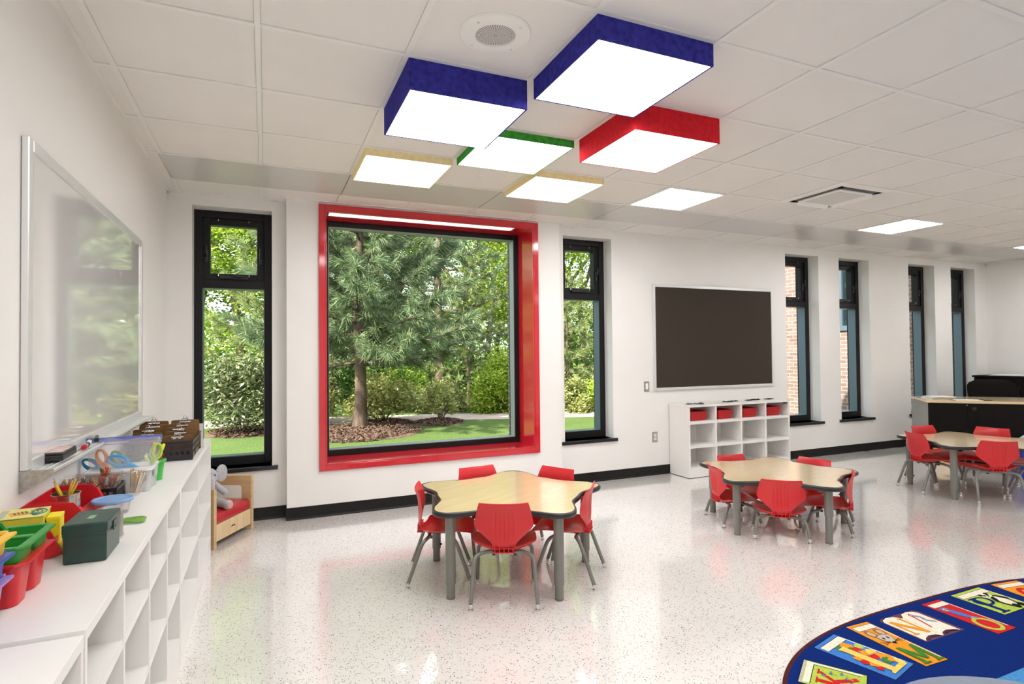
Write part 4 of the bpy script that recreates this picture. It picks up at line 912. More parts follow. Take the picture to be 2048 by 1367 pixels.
# silver mesh cup
t = thing('mesh_pencil_cup', 'square silver wire mesh cup behind the green file box', 'cup', (-0.452, 2.205, ST + 0.001), 0.0)
MESH = bpy.data.materials.new('wire_mesh'); MESH.use_nodes = True; N, L = MESH.node_tree.nodes, MESH.node_tree.links; b0 = N['Principled BSDF']; b0.inputs['Base Color'].default_value = (0.52, 0.50, 0.48, 1); b0.inputs['Metallic'].default_value = 0.8; b0.inputs['Roughness'].default_value = 0.4
tc = N.new('ShaderNodeTexCoord'); sp = N.new('ShaderNodeSeparateXYZ'); L.new(tc.outputs['Object'], sp.inputs[0]); ad = N.new('ShaderNodeMath'); L.new(sp.outputs[0], ad.inputs[0]); L.new(sp.outputs[1], ad.inputs[1]); cb = N.new('ShaderNodeCombineXYZ')
p_ = N.new('ShaderNodeMath'); p_.operation = 'ADD'; L.new(ad.outputs[0], p_.inputs[0]); L.new(sp.outputs[2], p_.inputs[1]); q_ = N.new('ShaderNodeMath'); q_.operation = 'SUBTRACT'; L.new(ad.outputs[0], q_.inputs[0]); L.new(sp.outputs[2], q_.inputs[1])
L.new(p_.outputs[0], cb.inputs[0]); L.new(q_.outputs[0], cb.inputs[1]); vo = N.new('ShaderNodeTexVoronoi'); vo.voronoi_dimensions = '2D'; vo.distance = 'CHEBYCHEV'; vo.inputs['Scale'].default_value = 190; vo.inputs['Randomness'].default_value = 0; L.new(cb.outputs[0], vo.inputs['Vector'])
gt = N.new('ShaderNodeMath'); gt.operation = 'GREATER_THAN'; gt.inputs[1].default_value = 0.33; L.new(vo.outputs['Distance'], gt.inputs[0]); tr = N.new('ShaderNodeBsdfTransparent'); ms = N.new('ShaderNodeMixShader'); L.new(gt.outputs[0], ms.inputs[0]); L.new(tr.outputs[0], ms.inputs[1]); L.new(b0.outputs[0], ms.inputs[2]); L.new(ms.outputs[0], N['Material Output'].inputs['Surface'])
q = MB(); tub(q, 0.052, 0.060, 0.094, t=0.0012, taper=0.98, rim=0.0, r=0.012); q.build('mesh_wall', MESH, t, True)
q = MB(); tub(q, 0.054, 0.062, 0.006, t=0.004, taper=1, rim=0.001, r=0.013); o = q.build('base_ring', ALU, t, True)
q = MB(); tub(q, 0.054, 0.062, 0.010, t=0.003, taper=1, rim=0.001, r=0.013); o = q.build('top_rim', ALU, t, True); o.location = (0, 0, 0.086)

# scissors
BLADE = mat('scissor_steel', (0.6, 0.6, 0.6), 0.25, metal=1)
def scissors(label, m, loc, rot, spread=0.28, group=None, s=1.0):
    t = thing('scissors', label, 'scissors', loc, 0, group, rot)
    for sg in (-1, 1):
        R = Matrix.Rotation(sg * spread / 2, 4, 'Z'); z = 0.0022 * sg + 0.004
        P = [R @ Vector((0.021 * s * math.cos(a) * 0.72 - sg * 0.013 * s, -0.062 * s + 0.030 * s * math.sin(a), z)) for a in [2 * PI * k / 20 for k in range(20)]]
        mb = MB(); P2 = P + [P[0], P[1]]; mb.tube(P2, 0.0046 * s, 8, False); mb.tube([R @ Vector((-sg * 0.010 * s, -0.034 * s, z)), R @ Vector((-sg * 0.004 * s, -0.012 * s, z)), R @ Vector((sg * 0.002 * s, 0.012 * s, z))], [0.0075 * s, 0.006 * s, 0.004 * s], 8)
        h = mb.build('finger_loop', m, t, True)
        MB().prism([(-0.005 * s, -0.01 * s), (0.005 * s, -0.01 * s), (0.005 * s, 0.04 * s), (0.001 * s * sg, 0.062 * s), (-0.005 * s, 0.04 * s)], z - 0.0008, z + 0.0008, R).build('blade', BLADE, t)
    MB().lathe([(0.0035, 0.0), (0.0035, 0.009), (0.002, 0.0095)], 10).build('pivot_screw', BLADE, t, True)
    return t
SG = plastic('green_scissor_handle', (0.17, 0.36, 0.06)); SB = plastic('blue_scissor_handle', (0.05, 0.36, 0.72)); SO = plastic('orange_scissor_handle', (0.85, 0.28, 0.04)); SL = plastic('lime_scissor_handle', (0.40, 0.62, 0.06))
scissors('green-handled scissors lying alone on the shelf top', SG, (-0.498, 2.385, ST + 0.006), (0, 0, math.radians(82)), 0.42, None, 1.15)

# clear tub with blue lid
t = thing('lidded_tub', 'clear plastic tub with a pale blue snap lid beside the black basket', 'tub', (-0.522, 2.545, ST + 0.001))
MB().lathe([(0.050, 0.0), (0.060, 0.056), (0.058, 0.056), (0.048, 0.003)], 32).build('tub_body', CLEARP, t, True)
MB().lathe([(0.060, 0.046), (0.066, 0.046), (0.067, 0.053), (0.064, 0.056), (0.057, 0.055), (0.053, 0.052), (0.001, 0.052)], 36, cap1=False).build('snap_lid', plastic('pale_blue_lid', (0.20, 0.36, 0.62), 0.4), t, True)

# black slotted basket with two crayon jars
def slotted(name, label, loc, w, d, h, m, nx, ny, rows, rz=0.0, round_=False):
    t = thing(name, label, 'basket', loc, rz); mb = MB(); th = 0.003
    mb.box(-w / 2 + .006, w / 2 - .006, -d / 2 + .006, d / 2 - .006, 0, 0.003)
    zs = [0.0]
    for (a, b) in rows: zs += [a, b]
    zs.append(h)
    for axis, length, off, n in (('x', w, d, nx), ('y', d, w, ny)):
        for sg in (-1, 1):
            def slab(u0, u1, za, zb):
                o0 = sg * (off / 2 - 0.006 * (1 - za / h)); o1 = sg * (off / 2 - 0.006 * (1 - zb / h)); e = -sg * th
                f = (lambda u, o, z: (u, o, z)) if axis == 'x' else (lambda u, o, z: (o, u, z))
                p = [f(u0, o0, za), f(u1, o0, za), f(u1, o0 + e, za), f(u0, o0 + e, za), f(u0, o1, zb), f(u1, o1, zb), f(u1, o1 + e, zb), f(u0, o1 + e, zb)]
                mb.hexa(p if (sg < 0) == (axis == 'x') else [p[k] for k in (3, 2, 1, 0, 7, 6, 5, 4)])
            for k in range(0, len(zs) - 1):
                za, zb = zs[k], zs[k + 1]
                if k % 2 == 0: slab(-length / 2, length / 2, za, zb)
                else:
                    step = (length - 0.02) / n
                    slab(-length / 2, -length / 2 + 0.014, za, zb); slab(length / 2 - 0.014, length / 2, za, zb)
                    for i in range(1, n): u = -length / 2 + 0.01 + step * i; slab(u - step * 0.22, u + step * 0.22, za, zb)
    mb.build('basket_body', m, t)
    r_ = MB()
    for sg in (-1, 1): r_.box(-w / 2 - .004, w / 2 + .004, sg * d / 2 - .004, sg * d / 2 + .004, h - 0.004, h + 0.001); r_.box(sg * w / 2 - .004, sg * w / 2 + .004, -d / 2 + .004, d / 2 - .004, h - 0.004, h + 0.001)
    r_.build('basket_rim', m, t, bev=0.001)
    return t
slotted('black_basket', 'small black slotted basket holding two clear jars of crayons', (-0.640, 2.762, ST + 0.001), 0.205, 0.150, 0.066, BLACKPL, 9, 7, [(0.010, 0.052)])
CRCOL = [(0.55, 0.10, 0.03), (0.62, 0.25, 0.05), (0.42, 0.18, 0.08), (0.30, 0.05, 0.10), (0.70, 0.45, 0.12), (0.15, 0.07, 0.05), (0.50, 0.36, 0.24), (0.06, 0.12, 0.05), (0.72, 0.56, 0.40), (0.48, 0.05, 0.06)]
def crayon_proto(c, k):
    m = plastic('crayon_wax_%d' % k, c, 0.6); m2 = plastic('crayon_wrapper_%d' % k, tuple(min(1, 0.85 * q + 0.05) for q in c), 0.75)
    t = thing('crayon', 'x', 'crayon'); MB().cyl((0, 0, 0.004), (0, 0, 0.072), 0.0054, n=8).build('wrapper', m2, t, True); MB().cyl((0, 0, 0.072), (0, 0, 0.086), 0.0045, 0.0018, 8).build('wax_tip', m, t, True)
    bd = MB(); bd.cyl((0, 0, 0.010), (0, 0, 0.014), 0.0056, n=8, caps=False); bd.cyl((0, 0, 0.060), (0, 0, 0.064), 0.0056, n=8, caps=False); bd.build('printed_band', BLACKPL, t, True)
    return t
PROTO = [crayon_proto(c, k) for k, c in enumerate(CRCOL)]; fresh = set(range(len(CRCOL)))
def put_crayon(k, loc, quat, label, group):
    if k in fresh: fresh.discard(k); o = PROTO[k]; o.location = loc
    else: o = copy_tree(PROTO[k], loc)
    o.rotation_euler = quat.to_euler(); o['label'] = label; o['group'] = group
def jar(label, loc, r, h, n, seed, crl, crg, stick=0):
    t = thing('crayon_jar', label, 'jar', loc)
    MB().lathe([(r * .86, 0), (r * .9, 0.004), (r, h * .82), (r * 1.06, h * .84), (r * 1.06, h), (r * 1.02, h), (r * .97, h * .8), (r * .86, 0.004)], 28).build('jar_wall', CLEARP, t, True)
    rng = random.Random(seed)
    for i in range(n):
        k = rng.randrange(len(CRCOL)); up_ = i >= n - stick
        if up_:
            a = rng.uniform(0, 2 * PI); q = Vector((math.cos(a) * 0.45, math.sin(a) * 0.45, 1)).normalized(); p = Vector((-math.cos(a) * r * .3, -math.sin(a) * r * .3, h * 0.42 + rng.uniform(0, .012)))
        else:
            lay = i / max(1, n - stick); a = rng.uniform(0, 2 * PI); tilt = rng.uniform(0.15, 0.9)
            q = Vector((math.cos(a) * tilt, math.sin(a) * tilt, 1)).normalized(); p0 = Vector((rng.uniform(-.4, .4) * r, rng.uniform(-.4, .4) * r, 0.006 + lay * max(0.0, h * .9 - 0.085)))
            e = p0 + q * 0.086; rr_ = math.hypot(e.x, e.y)
            if rr_ > r * .86: e.x *= r * .86 / rr_; e.y *= r * .86 / rr_
            q = (e - p0).normalized(); p = p0
        put_crayon(k, Vector(loc) + p, q.to_track_quat('Z', 'Y'), crl, crg)
jar('clear plastic jar crammed with crayons, nearer the shelf edge', (-0.592, 2.768, ST + 0.0045), 0.055, 0.112, 62, 3, 'crayon packed in the fuller clear jar nearer the shelf edge', 'crayons in the fuller jar', 12)
jar('clear plastic jar of crayon stubs, nearer the wall', (-0.694, 2.765, ST + 0.0045), 0.043, 0.106, 44, 5, 'crayon packed in the clear jar nearer the wall', 'crayons in the jar nearer the wall', 0)

# craft sticks in a tipped clear cup
t = thing('craft_stick_cup', 'tipped clear plastic cup full of wooden craft sticks', 'cup', (-0.497, 2.765, ST + 0.030), 0, None, (math.radians(38), math.radians(0), math.radians(18)))
MB().lathe([(0.028, 0), (0.040, 0.082), (0.042, 0.084), (0.0415, 0.087), (0.038, 0.084), (0.026, 0.003)], 26).build('cup_wall', CLEARP, t, True)
STK = vary(mat('craft_stick_birch', (0.76, 0.63, 0.47), 0.7), 30, 0.1)
def stick_proto():
    t = thing('craft_stick', 'flat wooden craft stick in the tipped clear cup', 'craft stick', (0, 0, 0), 0, 'craft sticks in the tipped cup')
    mb = MB(); poly = [(-0.005, 0.004), (-0.0035, 0.001), (0, 0), (0.0035, 0.001), (0.005, 0.004), (0.005, 0.110), (0.0035, 0.113), (0, 0.114), (-0.0035, 0.113), (-0.005, 0.110)]
    mb.prism(poly, -0.001, 0.001, Matrix.Rotation(PI / 2, 4, 'X')).build('stick', STK, t)
    return t
sp0 = stick_proto(); MC = Matrix.Translation((-0.497, 2.765, ST + 0.030)) @ Matrix.Rotation(math.radians(18), 4, 'Z') @ Matrix.Rotation(math.radians(38), 4, 'X')
rng = random.Random(4)
for k in range(18):
    a = rng.uniform(0, 2 * PI); r0 = rng.uniform(0, 0.018); p = MC @ Vector((r0 * math.cos(a), r0 * math.sin(a), 0.004)); e = MC @ Vector((1.9 * r0 * math.cos(a), 1.9 * r0 * math.sin(a), 0.11 + rng.uniform(-.01, .01)))
    o = sp0 if k == 0 else copy_tree(sp0, (0, 0, 0)); q = (e - p).to_track_quat('Z', 'Y').to_matrix() @ Matrix.Rotation(rng.uniform(0, PI), 3, 'Z'); o.location = p; o.rotation_euler = q.to_euler()

# frosted bin and zip bag of scissors
t = thing('clear_bin', 'frosted clear plastic bin supporting the zip bag of scissors', 'bin', (-0.575, 2.985, ST + 0.001))
mb = MB(); tub(mb, 0.235, 0.200, 0.096, t=0.003, taper=0.95, rim=0.006, r=0.02); mb.build('bin_wall', FROST, t, True)
q = MB(); tub(q, 0.239, 0.204, 0.007, t=0.005, taper=1, rim=0.005, r=0.021); q.build('bin_rim', mat('milky_rim', (0.72, 0.72, 0.72), 0.3), t, True).location = (0, 0, 0.091)
MB().box(0.118, 0.126, -0.03, 0.03, 0.050, 0.092).build('clip_handle', FROST, t, bev=0.002)
t = thing('toy_block', 'small red piece seen through the corner of the frosted bin', 'toy', (-0.488, 2.925, ST + 0.006), 0.2)
MB().box(-0.018, 0.018, -0.012, 0.012, 0.014, 0.032).build('red_half', PR, t, bev=0.001); MB().box(-0.018, 0.018, -0.012, 0.012, 0, 0.014).build('blue_half', PB, t, bev=0.001)
t = thing('zip_bag', 'clear zip bag with violet-blue seal standing in the frosted bin', 'bag', (-0.570, 2.985, ST + 0.010), math.radians(4))
R = []
for k in range(15):
    u = k / 14; z = 0.215 * u; hw = 0.118 + 0.022 * u; th = 0.040 * math.sin(PI * min(1, u * 0.86 + 0.14)) ** 0.8 * (1 - u) ** 0.35 + 0.0016
    ring = []
    for i in range(28):
        a = 2 * PI * i / 28; x = hw * math.copysign(abs(math.cos(a)) ** 0.6, math.cos(a)); y = th * math.sin(a) + 0.004 * math.sin(x * 70 + z * 40) * (1 - abs(x / hw)) + 0.03 * u * u
        ring.append(Vector((x, y, z)))
    R.append(ring)
MB().rings(R).build('bag_film', FILM, t, True)
ZS = clear('zip_seal', (0.52, 0.58, 0.90), (0.22, 0.26, 0.62), 0.55, 0.15, 1.3)
MB().box(-0.141, 0.141, 0.026, 0.0335, 0.198, 0.218).build('zip_seal', ZS, t); MB().box(-0.140, 0.140, 0.0255, 0.0335, 0.185, 0.189).build('zip_seal', clear('zip_line', (0.70, 0.55, 0.85), (0.45, 0.3, 0.6), 0.5), t)
bz = ST + 0.010
for k, (m, x, y, z, ry, sc_, lab) in enumerate(((SO, -0.628, 2.975, 0.072, -0.35, 1.1, 'orange-handled scissors inside the zip bag'), (SB, -0.520, 2.962, 0.085, -1.15, 1.25, 'big blue-handled scissors in the middle of the zip bag'),
        (SL, -0.468, 2.985, 0.080, 0.25, 1.1, 'lime-handled scissors inside the zip bag, beside the blue pair'), (SB, -0.640, 2.998, 0.068, -1.0, 1.1, 'second blue-handled scissors, low in the zip bag'), (SG, -0.560, 2.985, 0.058, -0.5, 1.2, 'green-handled scissors low in the zip bag'))):
    scissors(lab, m, (x, y, bz + z), (PI + 1.42, ry, 0.05), 0.3, None, sc_)

# green pail of markers
t = thing('green_pail', 'small bright green plastic pail of highlighters behind the frosted bin', 'pail', (-0.486, 3.150, ST + 0.001))
PGL = plastic('bright_green_pail', (0.05, 0.42, 0.06), 0.35)
MB().lathe([(0.036, 0), (0.046, 0.082), (0.053, 0.084), (0.053, 0.093), (0.048, 0.096), (0.044, 0.09), (0.034, 0.004)], 28).build('pail_wall', PGL, t, True)
for k, (c, a, r1, h, lab) in enumerate((((0.85, 0.75, 0.02), 0.4, 0.045, 0.165, 'yellow marker leaning in the green pail'), ((0.90, 0.25, 0.03), 1.6, 0.03, 0.175, 'orange marker standing tallest in the green pail'), ((0.03, 0.03, 0.035), 3.6, 0.02, 0.150, 'black marker in the green pail'), ((0.75, 0.03, 0.05), 5.6, 0.050, 0.130, 'red marker leaning out of the green pail'), ((0.80, 0.72, 0.03), 4.2, 0.050, 0.120, 'short yellow marker at the wall side of the green pail'), ((0.95, 0.35, 0.20), 0.9, 0.052, 0.150, 'coral marker leaning over the rim of the green pail'))):
    m = plastic('marker_body_%d' % k, c, 0.4); t = thing('marker', lab, 'marker', (0, 0, 0), 0, 'markers in the green pail'); p = Vector((-0.486 - 0.018 * math.cos(a), 3.150 - 0.018 * math.sin(a), ST + 0.006)); e = Vector((-0.486 + r1 * math.cos(a), 3.150 + r1 * math.sin(a), ST + h)); aim(t, p, e); l = (e - p).length
    MB().cyl((0, 0, 0), (0, 0, l - 0.045), 0.0065, n=12).build('barrel', m, t, True); MB().lathe([(0.0075, l - 0.045), (0.0075, l - 0.006), (0.005, l)], 12).build('cap', m, t, True); MB().cyl((0, 0, l - 0.048), (0, 0, l - 0.045), 0.007, n=12).build('collar', BLACKPL, t, True)

# big black basket with clipboards
bk = slotted('black_basket', 'large black perforated basket full of brown clipboards', (-0.535, 3.870, ST + 0.001), 0.320, 0.430, 0.108, NAVYPL, 11, 14, [(0.030, 0.050), (0.062, 0.090)])
HB = vary(mat('hardboard', (0.235, 0.125, 0.048), 0.45), 30, 0.15)
def clipboard():
    t = thing('clipboard', 'x', 'clipboard', (0, 0, 0), 0, 'clipboards in the black basket')
    w_, h_ = 0.150, 0.190; poly = []
    for cx, cz, a0 in ((w_ / 2 - .012, h_ - .012, 0), (-w_ / 2 + .012, h_ - .012, PI / 2), (-w_ / 2 + .012, .012, PI), (w_ / 2 - .012, .012, 1.5 * PI)):
        for k in range(5): a = a0 + PI / 2 * k / 4; poly.append((cx + .012 * math.cos(a), cz + .012 * math.sin(a)))
    MB().prism(poly, -0.0016, 0.0016, Matrix.Rotation(PI / 2, 4, 'X')).build('board', HB, t)
    c = MB(); c.tube([(-0.030, -0.006, h_ - 0.012), (0.030, -0.006, h_ - 0.012)], 0.006, 8); c.prism([(-0.034, h_ - 0.030), (0.034, h_ - 0.030), (0.020, h_ - 0.006), (-0.020, h_ - 0.006)], 0.002, 0.0035, Matrix.Rotation(PI / 2, 4, 'X'))
    c.tube([(-0.016, -0.006, h_ - 0.010), (-0.012, -0.004, h_ + 0.010), (0.012, -0.004, h_ + 0.010), (0.016, -0.006, h_ - 0.010)], 0.0035, 6)
    cl = c.build('clip', CHROME, t, True)
    P = [(0.009 * math.cos(a), -0.004, h_ + 0.018 + 0.009 * math.sin(a)) for a in [2 * PI * k / 14 for k in range(16)]]
    MB().tube(P, 0.0014, 6, False).build('hanging_ring', CHROME, cl, True)
    return t
cb0 = clipboard(); first = True
ROWS = [('backmost', 'second from the back', 'third from the back', 'second from the front', 'frontmost')]
for col, (x, side) in enumerate(((-0.612, 'wall-side row'), (-0.458, 'room-side row'))):
    for k in range(5):
        y = 4.03 - 0.066 * k - 0.01 * col; zt = (0.0, -0.012, -0.026, -0.044, -0.062)[k]
        o = cb0 if first else copy_tree(cb0, (0, 0, 0)); first = False
        o.location = (x + 0.010 * math.sin(k * 2.1 + col), y, ST + 0.006); o.rotation_euler = (math.radians(11 + 1.5 * k - col * 2), 0, math.radians(2 * math.sin(k * 1.7)))
        o.scale = (1, 1, 1.0 - 0.075 * k)
        o['label'] = 'brown clipboard, %s of the %s in the black basket' % (ROWS[0][k], side)
t = thing('picture_card', 'small upright white card in a clear holder behind the clipboards', 'card', (-0.400, 4.13, ST + 0.001), 0.1)
MB().box(-0.035, 0.035, -0.002, 0.002, 0.002, 0.150).build('card_face', PAPER, t); MB().box(-0.038, 0.038, -0.010, 0.010, 0, 0.004).build('holder_foot', CLEARP, t); MB().box(-0.037, 0.037, -0.004, -0.003, 0.004, 0.154).build('holder_window', CLEARP, t)

# ------------------------------------------------------------------ alphabet rug
RUGC = {}
def rc(n, c): 
    if n not in RUGC: RUGC[n] = (len(RUGC), vary(mat('rug_' + n, c, 0.95, spec=0.05), 90, 0.16, bump=0.25, bscale=600))
    return RUGC[n][0]
for n, c in dict(navy=(0.004, 0.019, 0.135), binding=(0.075, 0.018, 0.014), cream=(0.72, 0.66, 0.54), ink=(0.012, 0.012, 0.015), orange=(0.72, 0.27, 0.025), red=(0.52, 0.02, 0.025), green=(0.05, 0.20, 0.03), lime=(0.38, 0.50, 0.07),
                 blue=(0.05, 0.18, 0.52), yellow=(0.78, 0.52, 0.11), brown=(0.24, 0.13, 0.08), grey=(0.45, 0.40, 0.37), skyblue=(0.06, 0.23, 0.50), purple=(0.13, 0.05, 0.09), tan=(0.55, 0.36, 0.20)).items(): rc(n, c)
rug = thing('alphabet_rug', 'dark blue rug with a ring of picture alphabet books around its edge', 'rug', (3.30, 0.845, 0))
def sup(a, b, n_, k): 
    t = 2 * PI * k; c, s = math.cos(t), math.sin(t); return (a * math.copysign(abs(c) ** (2 / n_), c), b * math.copysign(abs(s) ** (2 / n_), s))
NR = 160
def oval(a, b): return [sup(a, b, 3.0, k / NR) for k in range(NR)]
base = MB(); base.mi = RUGC['navy'][0]
o1 = oval(1.612, 1.192); base.prism(o1, 0.0005, 0.0105)
base.build('pile_field', [v[1] for v in RUGC.values()], rug)
bd = MB(); bo = oval(1.62, 1.2); R = [[Vector((x, y, z)) for x, y in oo] for oo, z in ((bo, 0.0005), (bo, 0.009), (oval(1.612, 1.192), 0.0112), (oval(1.604, 1.184), 0.0106))]
bd.rings(R, True, False, False).build('bound_edge', RUGC['binding'][1], rug)
class Pat:
    """flat woven figures stacked in hair-thin layers over the pile, in a book's own frame: x along its outer edge, y towards the rug centre"""
    def __init__(self, o, ex, ey): self.mb = MB(); self.o = Vector(o) - Vector((3.30, 0.845)); self.ex = Vector(ex); self.ey = Vector(ey); self.l = 0
    def poly(self, pts, col):
        self.l += 1; z = 0.0108 + 0.00018 * self.l; self.mb.mi = RUGC[col][0]
        P = [self.o + self.ex * x + self.ey * y for x, y in pts]; A = sum(P[i].x * P[(i + 1) % len(P)].y - P[(i + 1) % len(P)].x * P[i].y for i in range(len(P)))
        if A < 0: P = P[::-1]
        self.mb.prism([(p.x, p.y) for p in P], z - 0.0006, z)
    def rect(self, x0, x1, y0, y1, col): self.poly([(x0, y0), (x1, y0), (x1, y1), (x0, y1)], col)
    def ell(self, cx, cy, rx, ry, col, n=24, rot=0.0):
        self.poly([(cx + rx * math.cos(a) * math.cos(rot) - ry * math.sin(a) * math.sin(rot), cy + rx * math.cos(a) * math.sin(rot) + ry * math.sin(a) * math.cos(rot)) for a in [2 * PI * k / n for k in range(n)]], col)
    def line(self, pts, w, col):
        for (x0, y0), (x1, y1) in zip(pts, pts[1:]):
            d = math.hypot(x1 - x0, y1 - y0) or 1; nx, ny = -(y1 - y0) / d * w / 2, (x1 - x0) / d * w / 2
            self.poly([(x0 + nx, y0 + ny), (x1 + nx, y1 + ny), (x1 - nx, y1 - ny), (x0 - nx, y0 - ny)], col); self.l -= 1
        self.l += 1
    def cover(self, w, h, col, dark='ink', page=True):
        self.rect(-.004, w + .004, -.004, h + .004, dark); self.rect(0, w, 0, h, col)
        if page: self.rect(0.012, w - 0.002, 0.018, 0.062, dark); self.rect(0.015, w - 0.004, 0.021, 0.059, 'cream'); self.rect(w - 0.010, w - 0.004, 0.05, h - 0.03, 'cream')
    def blob(self, cx, cy, r, col, seed, n=13):
        g_ = random.Random(seed); self.poly([(cx + r * (0.65 + 0.6 * g_.random()) * math.cos(2 * PI * k / n), cy + r * (0.65 + 0.6 * g_.random()) * math.sin(2 * PI * k / n)) for k in range(n)], col)
    def done(self, letter, lab):
        o_ = self.mb.build('book_picture', [v[1] for v in RUGC.values()], rug); o_['label'] = lab
def frame(p0, p1, h=None):
    p0, p1 = Vector(p0), Vector(p1); e = (p1 - p0); w = e.length; e.normalize(); n = Vector((e.y, -e.x)); return p0, e, n, w
# P : panda
o, e, n, w = frame((3.537, 1.998), (3.805, 2.001)); p = Pat(o, e, n); h = 0.255; p.cover(w, h, 'lime')
def Pletter(p, x, y, s, hh, col, bg):
    p.rect(x, x + .030 * s, y, y + hh, col); p.rect(x - .018 * s, x + .048 * s, y + hh - .012, y + hh, col); p.rect(x - .018 * s, x + .03 * s, y, y + .010, col)
    p.ell(x + .045 * s, y + hh * .27, .062 * s, hh * .27, col); p.ell(x + .048 * s, y + hh * .27, .036 * s, hh * .19, bg); p.rect(x, x + .030 * s, y, y + hh * .6, col)
Pletter(p, 0.034, 0.072, 1.0, 0.172, 'navy', 'lime')
p.ell(0.190, 0.165, .048, .070, 'ink', rot=.15); p.ell(0.192, 0.165, .034, .058, 'cream', rot=.15); p.ell(0.172, 0.085, .034, .026, 'cream'); p.ell(0.146, 0.072, .012, .012, 'ink'); p.ell(0.196, 0.070, .012, .012, 'ink'); p.ell(0.160, 0.085, .009, .008, 'ink'); p.ell(0.184, 0.085, .009, .008, 'ink'); p.ell(0.172, 0.098, .006, .005, 'ink')
p.ell(0.160, 0.135, .012, .036, 'ink', rot=.7); p.ell(0.226, 0.130, .012, .036, 'ink', rot=-.6); p.ell(0.176, 0.226, .017, .024, 'ink', rot=.3); p.ell(0.222, 0.226, .017, .024, 'ink', rot=-.3); p.done('P', 'lime green book with a panda and a navy letter P')
# Q
o, e, n, w = frame((3.912, 1.994), (4.118, 1.966)); p = Pat(o, e, n); p.cover(w, 0.30, 'orange'); p.ell(w * .45, 0.175, .062, .095, 'red'); p.ell(w * .45, 0.175, .036, .070, 'orange'); p.line([(w * .5, 0.22), (w * .85, 0.285)], .022, 'red'); p.done('Q', 'orange book with a red letter Q')
# O : ostrich over the letter O
o, e, n, w = frame((3.272, 1.995), (3.423, 1.995)); p = Pat(o, e, n); p.cover(w, 0.355, 'red')
p.ell(w * .48, 0.275, .060, .068, 'lime'); p.ell(w * .48, 0.275, .040, .050, 'red')
p.ell(w * .42, 0.150, .022, .058, 'ink', rot=-.25); p.ell(w * .42, 0.150, .020, .056, 'blue', rot=-.25); p.ell(w * .30, 0.090, .024, .024, 'blue'); p.ell(w * .30, 0.094, .014, .014, 'yellow'); p.ell(w * .27, 0.094, .005, .006, 'ink'); p.ell(w * .36, 0.098, .005, .006, 'ink'); p.line([(w * .5, 0.19), (w * .66, 0.215)], .014, 'skyblue'); p.line([(w * .45, .20), (w * .42, .222)], .006, 'tan'); p.line([(w * .52, .20), (w * .52, .222)], .006, 'tan'); p.done('O', 'red book with a blue bird and a lime letter O')
# N : open book with needle and thread
o, e, n, w = frame((2.880, 1.962), (3.160, 1.962)); p = Pat(o, e, n); h = 0.222
p.poly([(-.004, .006), (.02, -.012), (w - .01, -.012), (w + .012, .01), (w + .012, h + .006), (-.004, h + .006)], 'purple')
lp = [(0.004, .02), (.02, .002), (.06, -.010), (.105, -.002), (.138, .03), (.138, h), (.112, h - .022), (.07, h - .03), (.03, h - .018), (.004, h)]; rp_ = [(2 * .138 - x, y) for x, y in lp]
p.poly([(x * 1.01 - .001, y - .004 if y < .1 else y + .003) for x, y in lp], 'ink'); p.poly(lp, 'cream'); p.poly([(x, y - .004 if y < .1 else y + .003) for x, y in rp_], 'ink'); p.poly(rp_, 'cream')
for k in range(3): p.line([(.02, h - .006 + .004 * k), (.07, h - .022 + .006 * k), (.12, h - .010 + .004 * k)], .0015, 'ink'); p.line([(w - .02, h - .006 + .004 * k), (w - .07, h - .022 + .006 * k), (w - .12, h - .010 + .004 * k)], .0015, 'ink')
p.line([(.030, .030), (.030, .165)], .012, 'orange'); p.line([(.112, .030), (.112, .175)], .012, 'orange'); p.line([(.030, .034), (.112, .168)], .026, 'orange'); p.rect(.014, .046, .160, .168, 'orange'); p.rect(.098, .126, .022, .030, 'orange')
p.line([(.205, .022), (.170, .150)], .007, 'red'); p.ell(.207, .026, .012, .014, 'red'); p.ell(.207, .026, .006, .008, 'cream')
q = [(.205 + .035 * math.sin(k * .55) * .35 + .004 * k, .03 + .0075 * k) for k in range(13)]; p.line(q, .012, 'blue'); p.line(q, .004, 'cream'); p.done('N', 'open white book with an orange letter N and a red needle')
# M : mouse over the letter M
o, e, n, w = frame((2.668, 1.990), (2.815, 1.985)); p = Pat(o, e, n); p.cover(w, 0.385, 'orange')
p.ell(w * .30, 0.098, .024, .034, 'brown'); p.ell(w * .72, 0.098, .024, .034, 'brown'); p.ell(w * .30, 0.100, .014, .022, 'tan'); p.ell(w * .72, 0.100, .014, .022, 'tan')
p.poly([(w * .24, .128), (w * .5, .115), (w * .78, .128), (w * .76, .165), (w * .5, .208), (w * .26, .165)], 'ink'); p.poly([(w * .26, .130), (w * .5, .118), (w * .76, .130), (w * .74, .165), (w * .5, .204), (w * .28, .165)], 'grey')
p.ell(w * .40, .152, .006, .009, 'ink'); p.ell(w * .60, .152, .006, .009, 'ink'); p.ell(w * .5, .194, .010, .008, 'ink')
for s in (-1, 1):
    for k in range(3): p.line([(w * .5 + s * .015, .186), (w * .5 + s * .066, .172 + .014 * k)], .0018, 'ink')
p.line([(w * .22, .235), (w * .22, .370)], .020, 'green'); p.line([(w * .80, .235), (w * .80, .370)], .020, 'green'); p.line([(w * .22, .238), (w * .52, .345)], .020, 'green'); p.line([(w * .80, .238), (w * .50, .345)], .020, 'green'); p.rect(w * .08, w * .38, .366, .376, 'green'); p.rect(w * .66, w * .95, .366, .376, 'green'); p.done('M', 'orange book with a mouse face and a green letter M')
